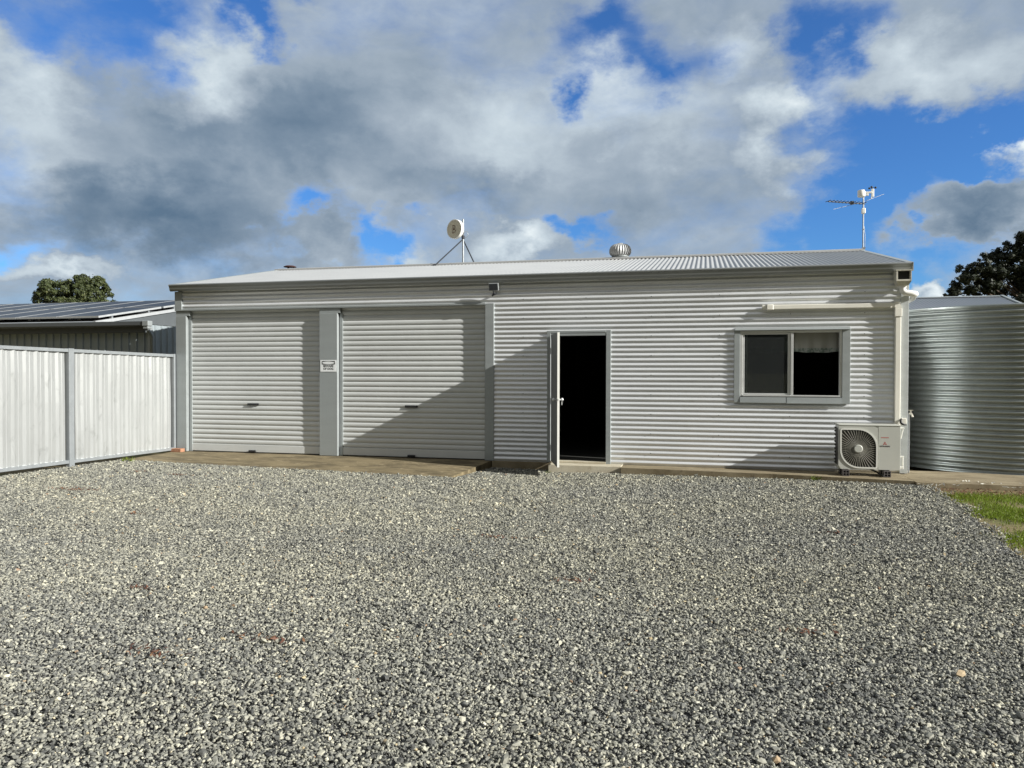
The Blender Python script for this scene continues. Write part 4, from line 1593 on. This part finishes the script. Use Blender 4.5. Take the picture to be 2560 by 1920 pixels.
# shed roof beyond the tank
br = thing('outbuilding', 'low outbuilding with a dark corrugated roof beyond the water tank', 'outbuilding', (14.0, 9.0, 0.0))
b = MB()
b.box(9.0, 16.3, 7.2, 11.0, -0.05, 2.75)
b.build('wall', M['trim'], br)
M['dark_roof'] = zinc('weathered_roof', (0.33, 0.35, 0.37), 0.5, 0.35, 0.08)
b = MB()
vs, fs = [], []
nn = int((16.35 - 8.9) / PITCHW * 6)
for i in range(nn + 1):
    x = 8.9 + (16.35 - 8.9) * i / nn
    h = 0.009 * math.cos(2 * math.pi * i / 6)
    vs += [(x, 7.0, 2.80 + h), (x, 9.1, 3.33 + h), (x, 11.2, 2.80 + h)]
for i in range(nn):
    for j in range(2):
        fs.append((3 * i + j, 3 * i + 3 + j, 3 * i + 4 + j, 3 * i + 1 + j))
b.add(vs, fs, 0, True)
b.build('roof', M['dark_roof'], br)
b = MB()
b.add([(16.36, 6.98, 2.79), (16.42, 6.98, 2.79), (16.42, 9.1, 3.325), (16.36, 9.1, 3.325), (16.36, 6.98, 2.83), (16.42, 6.98, 2.83), (16.42, 9.1, 3.365), (16.36, 9.1, 3.365)],
      [(0, 1, 5, 4), (1, 2, 6, 5), (2, 3, 7, 6), (3, 0, 4, 7), (4, 5, 6, 7), (0, 3, 2, 1)])
b.extrude_x([(8.98, 3.318), (9.1, 3.352), (9.22, 3.318), (9.1, 3.342)], 8.88, 16.42)
b.build('barge', M['trim'], br)

# ---------------------------------------------------------------- fence
fen = thing('fence', 'white ribbed sheet metal fence in grey steel frames by the roller doors', 'fence', (-0.03, -2.4, 0.0))


def fence_z(y):           # the frames step up with the ground
    return 0.0 - 0.0125 * y


FH = 1.755
panels = [(-0.06, -2.335), (-2.435, -4.75), (-4.85, -7.2), (-7.3, -9.7)]
for pi_, (ya, yb) in enumerate(panels):
    s = MB()
    p = 0.19
    prof = []
    y = ya - 0.03
    while y > yb + 0.03:
        for t, o in ((0.0, 0.0), (0.22, 0.0), (0.25, 0.005), (0.29, 0.005), (0.335, 0.0), (0.56, 0.0), (0.63, 0.024), (0.73, 0.024), (0.93, 0.0)):
            yy = y - t * p
            if yy > yb + 0.03:
                prof.append((yy, o))
        y -= p
    vs, fs = [], []
    zz = (0.05, 0.5, 0.95, 1.4, FH - 0.03)
    for yy, o in prof:
        for z in zz:
            vs.append((-0.045 + o + 0.0035 * math.sin(yy * 2.7 + z * 3.1) + 0.002 * math.sin(yy * 7 - z * 5), yy, z + fence_z(yy)))
    w = len(zz)
    for i in range(len(prof) - 1):
        for j in range(w - 1):
            fs.append((i * w + j, i * w + w + j, i * w + w + j + 1, i * w + j + 1))
    s.add(vs, fs)
    s.build('sheet', M['fence_sheet'], fen)
    for zc, hh, nm in ((FH - 0.018, 0.024, 'top_rail'), (0.045, 0.024, 'bottom_rail')):
        r = MB()
        vs = []
        for yy in (ya - 0.001, yb + 0.001):
            z = zc + fence_z(yy)
            vs += [(-0.062, yy, z - hh), (-0.002, yy, z - hh), (-0.002, yy, z + hh), (-0.062, yy, z + hh)]
        r.add(vs, [(0, 1, 5, 4), (1, 2, 6, 5), (2, 3, 7, 6), (3, 0, 4, 7), (0, 3, 2, 1), (4, 5, 6, 7)])
        r.build(nm, M['fence_frame'], fen)
for yc, hw in ((-0.038, 0.022), (-2.385, 0.05), (-4.80, 0.05), (-7.25, 0.05)):
    r = MB()
    r.box(-0.07, 0.008, yc - hw, yc + hw, -0.10, FH + fence_z(yc) + 0.014, bev=0.004)
    r.build('post', M['fence_frame'], fen)

# ---------------------------------------------------------------- neighbouring shed with solar panels
M['neighbour_wall'] = zinc('neighbour_sheet', (0.30, 0.34, 0.355), 0.5, 0.2, 0.06)
M['grey_trim_gable_shade'] = simple('slate_trim_gable_shade', (0.075, 0.082, 0.085), 0.5, 0.0, 0.06)
M['neighbour_roof'] = zinc('neighbour_roof_sheet', (0.45, 0.48, 0.5), 0.5, 0.3, 0.06)
nb = thing('neighbour_shed', 'low grey ribbed shed with a slate gutter behind the white fence', 'shed', (-6.0, 4.5, 0.0))
NX0, NX1, NY0 = -16.0, -2.30, 2.15
b = MB()
vs, fs = [], []
x = NX1
prof = []
while x > NX0:
    for t, o in ((0.0, 0.0), (0.6, 0.0), (0.68, 0.028), (0.84, 0.028), (0.92, 0.0)):
        prof.append((x - t * 0.2, o))
    x -= 0.2
for xx, o in prof:
    vs += [(xx, NY0 - o, -0.1), (xx, NY0 - o, 2.42)]
for i in range(len(prof) - 1):
    fs.append((2 * i, 2 * i + 2, 2 * i + 3, 2 * i + 1))
b.add(vs, fs)
vs, fs = [], []
prof = []
y = NY0
while y < 11.5:
    for t, o in ((0.0, 0.0), (0.6, 0.0), (0.68, 0.028), (0.84, 0.028), (0.92, 0.0)):
        prof.append((y + t * 0.2, o))
    y += 0.2
for yy, o in prof:
    vs += [(NX1 + o, yy, -0.1), (NX1 + o, yy, 2.46)]
for i in range(len(prof) - 1):
    fs.append((2 * i, 2 * i + 2, 2 * i + 3, 2 * i + 1))
b.add(vs, fs)
b.build('wall', M['neighbour_wall'], nb)
b = MB()
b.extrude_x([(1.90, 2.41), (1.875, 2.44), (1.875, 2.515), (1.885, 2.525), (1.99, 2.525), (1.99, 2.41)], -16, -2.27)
b.build('gutter', M['grey_trim_gable_shade'], nb)
b = MB()
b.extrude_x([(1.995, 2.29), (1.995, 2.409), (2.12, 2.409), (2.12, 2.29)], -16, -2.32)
b.build('fascia', M['grey_trim_gable_shade'], nb)
b = MB()
b.box(-2.268, -2.12, 1.86, 2.0, 2.42, 2.53, bev=0.006)
b.box(-2.255, -2.135, 1.875, 1.99, 2.36, 2.419, bev=0.006)
b.box(-2.29, -2.235, 2.06, 2.149, 0.0, 2.40)
b.tube([(-2.195, 1.94, 2.36), (-2.19, 2.0, 2.28), (-2.21, 2.10, 2.20), (-2.21, 2.10, 0.0)], 0.04, 10)
b.build('downpipe', M['trim'], nb)
NXV, NS = -3.613, 0.182
b = MB()
RYN = 7.4


def nroof(y):
    return 2.53 + NS * (y - 2.0)


vs = [(NX0, 2.0, nroof(2.0)), (NXV, 2.0, nroof(2.0)), (NXV, RYN, nroof(RYN)), (NX0, RYN, nroof(RYN)), (NX0, 12.5, nroof(2.2)), (NXV, 12.5, nroof(2.2))]
b.add(vs, [(0, 1, 2, 3), (3, 2, 5, 4)])
b.add([(NXV, 2.0, 2.47), (NX1, 2.0, 2.47), (NX1, 11.5, 2.47), (NXV, 11.5, 2.47)], [(0, 1, 2, 3)])
b.build('roof', M['neighbour_roof'], nb)
b = MB()
vs = []
for y in (2.0, RYN):
    z = nroof(y)
    vs += [(NXV - 0.02, y, z - 0.05), (NXV + 0.04, y, z - 0.05), (NXV + 0.04, y, z + 0.022), (NXV - 0.02, y, z + 0.022)]
b.add(vs, [(0, 1, 5, 4), (1, 2, 6, 5), (2, 3, 7, 6), (3, 0, 4, 7), (0, 3, 2, 1), (4, 5, 6, 7)])
b.build('barge_flashing', M['solar_frame'], nb)
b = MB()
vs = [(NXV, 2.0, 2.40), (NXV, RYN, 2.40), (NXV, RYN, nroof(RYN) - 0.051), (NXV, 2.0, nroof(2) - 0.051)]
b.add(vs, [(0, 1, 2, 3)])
b.build('gable', M['grey_trim_gable_shade'], nb)  # gable coloured dark to stand in for the shade under the verge
# solar panels: each one its own object
PW, PL = 1.10, 2.05
sp_first = None
cnt = 0
rowsy = [2.10, 4.20]
names = {}
ordw = ['first', 'second', 'third', 'fourth', 'fifth', 'sixth', 'seventh']
for rI, yb_ in enumerate(rowsy):
    for c in range(7):
        xr = NXV + 0.01 - c * (PW + 0.02)
        base = Vector((xr - PW / 2, yb_ + PL / 2, nroof(yb_ + PL / 2) + 0.115))
        lab = 'black solar panel in the %s row, %s from the open roof end' % ('gutter side' if rI == 0 else 'ridge side', ordw[c])
        if sp_first is None:
            root = thing('solar_panel', lab, 'solar panel', base, 'solar panels on the neighbouring shed roof')
            mb = MB()
            mb.box(base.x - PW / 2 + 0.02, base.x + PW / 2 - 0.02, base.y - PL / 2 + 0.02, base.y + PL / 2 - 0.02, base.z - 0.012, base.z + 0.002)
            mb.build('cells', M['solar'], root)
            mb = MB()
            for a, b_, c_, d_ in ((-PW / 2, -PW / 2 + 0.019, -PL / 2, PL / 2), (PW / 2 - 0.019, PW / 2, -PL / 2, PL / 2), (-PW / 2 + 0.0195, PW / 2 - 0.0195, -PL / 2, -PL / 2 + 0.019), (-PW / 2 + 0.0195, PW / 2 - 0.0195, PL / 2 - 0.019, PL / 2)):
                mb.box(base.x + a, base.x + b_, base.y + c_, base.y + d_, base.z - 0.036, base.z + 0.006)
            mb.build('frame', M['solar_frame'], root)
            for yy in (-0.6, 0.6):
                for xx in (-0.4, 0.45):
                    mb = MB()
                    mb.box(base.x + xx, base.x + xx + 0.06, base.y + yy, base.y + yy + 0.05, base.z - 0.125, base.z - 0.037)
                    mb.build('mounting_foot', M['pole'], root)
            root.rotation_euler = (math.atan(NS), 0, 0)
            sp_first = root
        else:
            root = sp_first.copy()
            COL.objects.link(root)
            root.location = base
            root['label'] = lab
            for ch in list(sp_first.children):
                cc = ch.copy()
                COL.objects.link(cc)
                cc.parent = root


# ---------------------------------------------------------------- trees
def leaf_cloud(clumps, n_per, size, tilt_up=0.3, shell=0.55):
    """clumps: (centre, radii); returns quads as V (4n,3), F, tone"""
    Vs, tones = [], []
    for c, r in clumps:
        n = int(n_per * r[0] * r[2])
        d = rng.normal(0, 1, (n, 3))
        d /= np.linalg.norm(d, axis=1, keepdims=True)
        rad = shell + (1 - shell) * rng.uniform(0, 1, n) ** 0.6
        rad *= 1 + 0.10 * rng.normal(0, 1, n)
        p = np.array(c) + d * rad[:, None] * np.array(r)
        nrm = d + rng.normal(0, 0.55, (n, 3)) + np.array([0, 0, tilt_up])
        nrm /= np.linalg.norm(nrm, axis=1, keepdims=True)
        t = np.cross(nrm, rng.normal(0, 1, (n, 3)))
        t /= np.linalg.norm(t, axis=1, keepdims=True)
        bt = np.cross(nrm, t)
        s = size * rng.uniform(0.6, 1.4, n)[:, None]
        q = np.stack([p - t * s, p - bt * s * 0.55, p + t * s, p + bt * s * 0.55], 1)
        Vs.append(q.reshape(-1, 3))
        tones.append(np.repeat(np.clip(rng.beta(2, 2.5, n) + rng.normal(0, 0.05), 0, 1), 4))
    V = np.concatenate(Vs)
    F = np.arange(len(V)).reshape(-1, 4)
    return V, F, np.concatenate(tones)


def tree(name, label, base, trunk_pts, limb_sets, clumps, n_per, size, mat, group=None, shell=0.55):
    root = thing(name, label, 'tree', base, group)
    t = MB()
    for pts, rads in [trunk_pts] + limb_sets:
        t.tube(pts, rads, 8)
    t.build('trunk', M['bark'], root)
    V, F, tn = leaf_cloud(clumps, n_per, size, shell=shell)
    mesh_np('crown', V, F, mat, tn, root, per=4)
    return root


def conifer(cx, cy, rad, top, label):
    clumps = [((cx, cy, top * 0.56), (rad * 0.8, rad * 0.8, top * 0.39))]
    for i in range(190):
        h = random.uniform(0.12, 1.0) ** 0.7
        z = top * h
        u = max(0.0, (z - top * 0.66) / (top * 0.345))
        prof = math.sqrt(max(0.015, 1 - u * u)) * min(1.0, 0.75 + 0.4 * h)
        a = random.uniform(0, 2 * math.pi)
        rr = rad * prof * random.uniform(0.66, 1.10)
        s = rad * random.uniform(0.09, 0.21)
        clumps.append(((cx + rr * math.cos(a), cy + rr * math.sin(a), min(z, top * 0.985)), (s, s, s * 0.75)))
    lim = []
    for i in range(6):
        a = i * 1.05
        z = top * (0.25 + 0.1 * i)
        lim.append(([(cx, cy, z), (cx + rad * 0.6 * math.cos(a), cy + rad * 0.6 * math.sin(a), z + rad * 0.25)], [0.12, 0.04]))
    return tree('cypress_tree', label, (cx, cy, 0), ([(cx, cy, -0.1), (cx + 0.05, cy, top * 0.5), (cx, cy, top * 0.95)], [0.32, 0.22, 0.04]), lim, clumps, 1900, 0.085, M['conifer'],
                'trees behind the solar panels', 0.6)


conifer(-39.7, 37.6, 2.25, 8.45, 'broad olive green cypress behind the solar panels, the shorter of the pair')
conifer(-37.6, 38.3, 1.95, 8.95, 'narrow dark green cypress behind the solar panels, the taller of the pair')

gb = (30.0, 39.5, 0.0)
gcl = []
ends = []
for (x, y, z, r) in ((23.2, 37.9, 5.7, 0.5), (23.5, 38.0, 6.2, 0.5), (23.0, 37.9, 5.0, 0.6), (23.9, 37.9, 6.9, 0.6), (24.2, 38.3, 6.2, 0.8), (24.9, 38.4, 7.7, 0.7), (25.6, 38.6, 7.4, 0.9), (26.3, 38.9, 8.2, 0.8), (27.6, 39.2, 8.9, 0.9), (25.4, 38.2, 5.4, 0.9), (23.6, 38.0, 5.9, 0.55), (24.0, 38.0, 5.3, 0.5), (24.5, 38.2, 7.2, 0.8), (25.3, 38.3, 6.3, 0.9), (26.0, 38.6, 7.3, 1.0), (27.0, 38.9, 8.3, 1.0), (26.2, 38.2, 5.4, 1.0),
                     (27.6, 38.8, 6.6, 1.2), (28.4, 39.0, 9.0, 1.2), (29.4, 39.4, 8.0, 1.4), (28.8, 38.6, 5.6, 1.3), (30.4, 39.2, 9.7, 1.5), (31.8, 39.8, 8.2, 1.6), (31.2, 39.0, 6.2, 1.5), (33.2, 40.0, 9.2, 1.4),
                     (34.4, 40.2, 7.2, 1.6), (36.2, 40.4, 7.8, 1.3), (35.6, 40.0, 5.6, 1.2), (24.9, 38.0, 4.6, 0.7), (26.9, 38.3, 4.2, 0.9), (28.2, 40.6, 7.0, 1.4), (30.6, 41.2, 7.6, 1.6), (33.0, 41.6, 7.0, 1.5), (26.5, 40.0, 6.2, 1.0)):
    ends.append(Vector((x, y, z)))
    for i in range(int(20 * r) + 5):
        d = Vector((random.gauss(0, 1), random.gauss(0, 1), random.gauss(0, 0.8))).normalized() * r * random.uniform(0.15, 1.12)
        s = r * random.uniform(0.16, 0.36)
        gcl.append(((x + d.x, y + d.y, z + d.z), (s, s, s * 0.8)))
lims = []
for e in ends:
    mid = Vector((gb[0], gb[1], 2.6)).lerp(e, 0.5) + Vector((0, 0, 0.5))
    lims.append(([Vector((gb[0], gb[1], 2.4)), mid, e], [0.16, 0.07, 0.015]))
tree('gum_tree', 'big dark gum tree with gaps in its crown beyond the water tank', gb, ([(gb[0], gb[1], -0.1), (gb[0] + 0.1, gb[1], 1.4), (gb[0], gb[1], 2.6)], [0.5, 0.42, 0.3]), lims, gcl, 2600, 0.075, M['gum'], None, 0.1)


# ---------------------------------------------------------------- grass, weeds, litter
def blades(n, xs, ys, h, mat, name, dens=None, wid=0.003):
    x = rng.uniform(xs[0], xs[1], n)
    y = rng.uniform(ys[0], ys[1], n)
    if dens is not None:
        ok = rng.uniform(0, 1, n) < dens(x, y)
        x, y = x[ok], y[ok]
    n = len(x)
    z = gz(x, y) - 0.03
    a = rng.uniform(0, 2 * np.pi, n)
    hh = h * rng.uniform(0.4, 1.2, n)
    lean = rng.uniform(0.1, 0.9, n) * hh
    la = rng.uniform(0, 2 * np.pi, n)
    w = wid * rng.uniform(0.7, 1.5, n)
    p = np.stack([x, y, z], -1)
    sx = np.stack([np.cos(a) * w, np.sin(a) * w, np.zeros(n)], -1)
    ld = np.stack([np.cos(la) * lean, np.sin(la) * lean, hh], -1)
    mid = p + ld * np.array([0.35, 0.35, 0.6])
    V = np.stack([p - sx, p + sx, mid + sx * 0.8, p + ld, mid - sx * 0.8], 1).reshape(-1, 3)
    F = np.arange(n * 5).reshape(-1, 5)
    tone = np.repeat(np.clip(rng.normal(0.55, 0.22, n), 0, 1), 5)
    return mesh_np(name, V, F, mat, tone, per=5)


def gnoise(x, y, s=1.0):
    return 0.5 + 0.25 * (np.sin(x * 3.1 * s + 1.7 * np.sin(y * 2.3 * s)) + np.sin(y * 3.7 * s + 1.3 * np.sin(x * 2.9 * s + 1)))


def gd(x, y):
    inside = np.clip((x - edge_x(y) + 0.10 - 0.12 * np.sin(y * 5.1 + 1)) / 0.50, 0, 1) ** 1.6
    strip = np.clip((-1.25 - y) / 0.4, 0, 1)
    return inside * strip * np.clip((gnoise(x, y) - 0.10) * 2.0, 0.08, 1)


tag(blades(150000, (11.7, 15.6), (-7.5, -1.1), 0.042, M['grass'], 'grass', gd, 0.0028), 'short bright green lawn beside the gravel edge', 'grass', kind='stuff')


def litter(spots, name, mat, label, per, spread, size, flat=0.012, zof=0.010):
    P_ = []
    for x, y, s in spots:
        n = int(per * s)
        P_.append(np.stack([x + rng.normal(0, spread[0] * s, n), y + rng.normal(0, spread[1] * s, n)], -1))
    P_ = np.concatenate(P_)
    n = len(P_)
    z = gz(P_[:, 0], P_[:, 1]) + zof + rng.uniform(0, flat, n)
    nrm = rng.normal(0, 0.35, (n, 3)) + np.array([0, 0, 1.0])
    nrm /= np.linalg.norm(nrm, axis=1, keepdims=True)
    t = np.cross(nrm, rng.normal(0, 1, (n, 3)))
    t /= np.linalg.norm(t, axis=1, keepdims=True)
    bt = np.cross(nrm, t)
    s = size * rng.uniform(0.5, 1.3, n)[:, None]
    p = np.stack([P_[:, 0], P_[:, 1], z], -1)
    V = np.stack([p - t * s, p - bt * s * 0.3, p + t * s, p + bt * s * 0.3], 1).reshape(-1, 3)
    o = mesh_np(name, V, np.arange(n * 4).reshape(-1, 4), mat, np.repeat(rng.uniform(0, 1, n), 4), per=4)
    return tag(o, label, name.replace('_', ' '), kind='stuff')


litter([(1.9, -4.24, 1.2), (1.75, -4.2, 0.9), (2.06, -2.65, 0.8), (1.35, -2.55, 0.5), (6.45, -8.58, 0.7), (6.9, -8.2, 0.6), (8.41, -6.56, 0.4), (3.6, -5.3, 0.4), (7.5, -5.2, 0.7), (5.6, -7.6, 0.4), (9.9, -7.4, 0.4), (10.5, -4.4, 0.5)],
       'leaf_litter', M['litter'], 'little drifts of dry brown leaves among the gravel', 60, (0.16, 0.05), 0.022, 0.014, 0.012)
litter([(12.7, -1.15, 1.5), (13.4, -1.15, 1.6), (12.2, -1.0, 1.0), (14.0, -1.2, 1.6), (12.5, -1.5, 1.2), (13.2, -1.45, 1.2)], 'bark_litter', M['litter'], 'brown bark and leaf scraps on the soil along the tank slab', 240, (0.28, 0.12), 0.02, 0.012, -0.022)
litter([(12.75, -0.62, 0.55), (13.0, -0.72, 0.7), (13.5, -0.66, 0.5), (12.5, -1.02, 0.6), (13.1, -1.1, 0.5), (12.2, -1.05, 0.5), (13.6, -1.12, 0.4)], 'pale_litter', M['pale_litter'], 'pale bleached leaves scattered on the slab in front of the tank', 22, (0.13, 0.06), 0.028, 0.004, 0.045)


def weed(x, y, label, h=0.09, n=70, sp=0.06):
    o = blades(n, (x - sp, x + sp), (y - sp * 0.5, y + sp * 0.5), h, M['grass'], 'weed', None, 0.003)
    return tag(o, label, 'weed', 'weeds along the concrete edges')


weed(10.86, -0.62, 'small green weed at the slab edge below the window', 0.10, 60)
weed(0.25, -1.52, 'small green weed at the fence end of the apron', 0.10, 70, 0.09)
weed(6.98, -0.36, 'small green weed at the corner of the doorstep', 0.07, 40, 0.04)
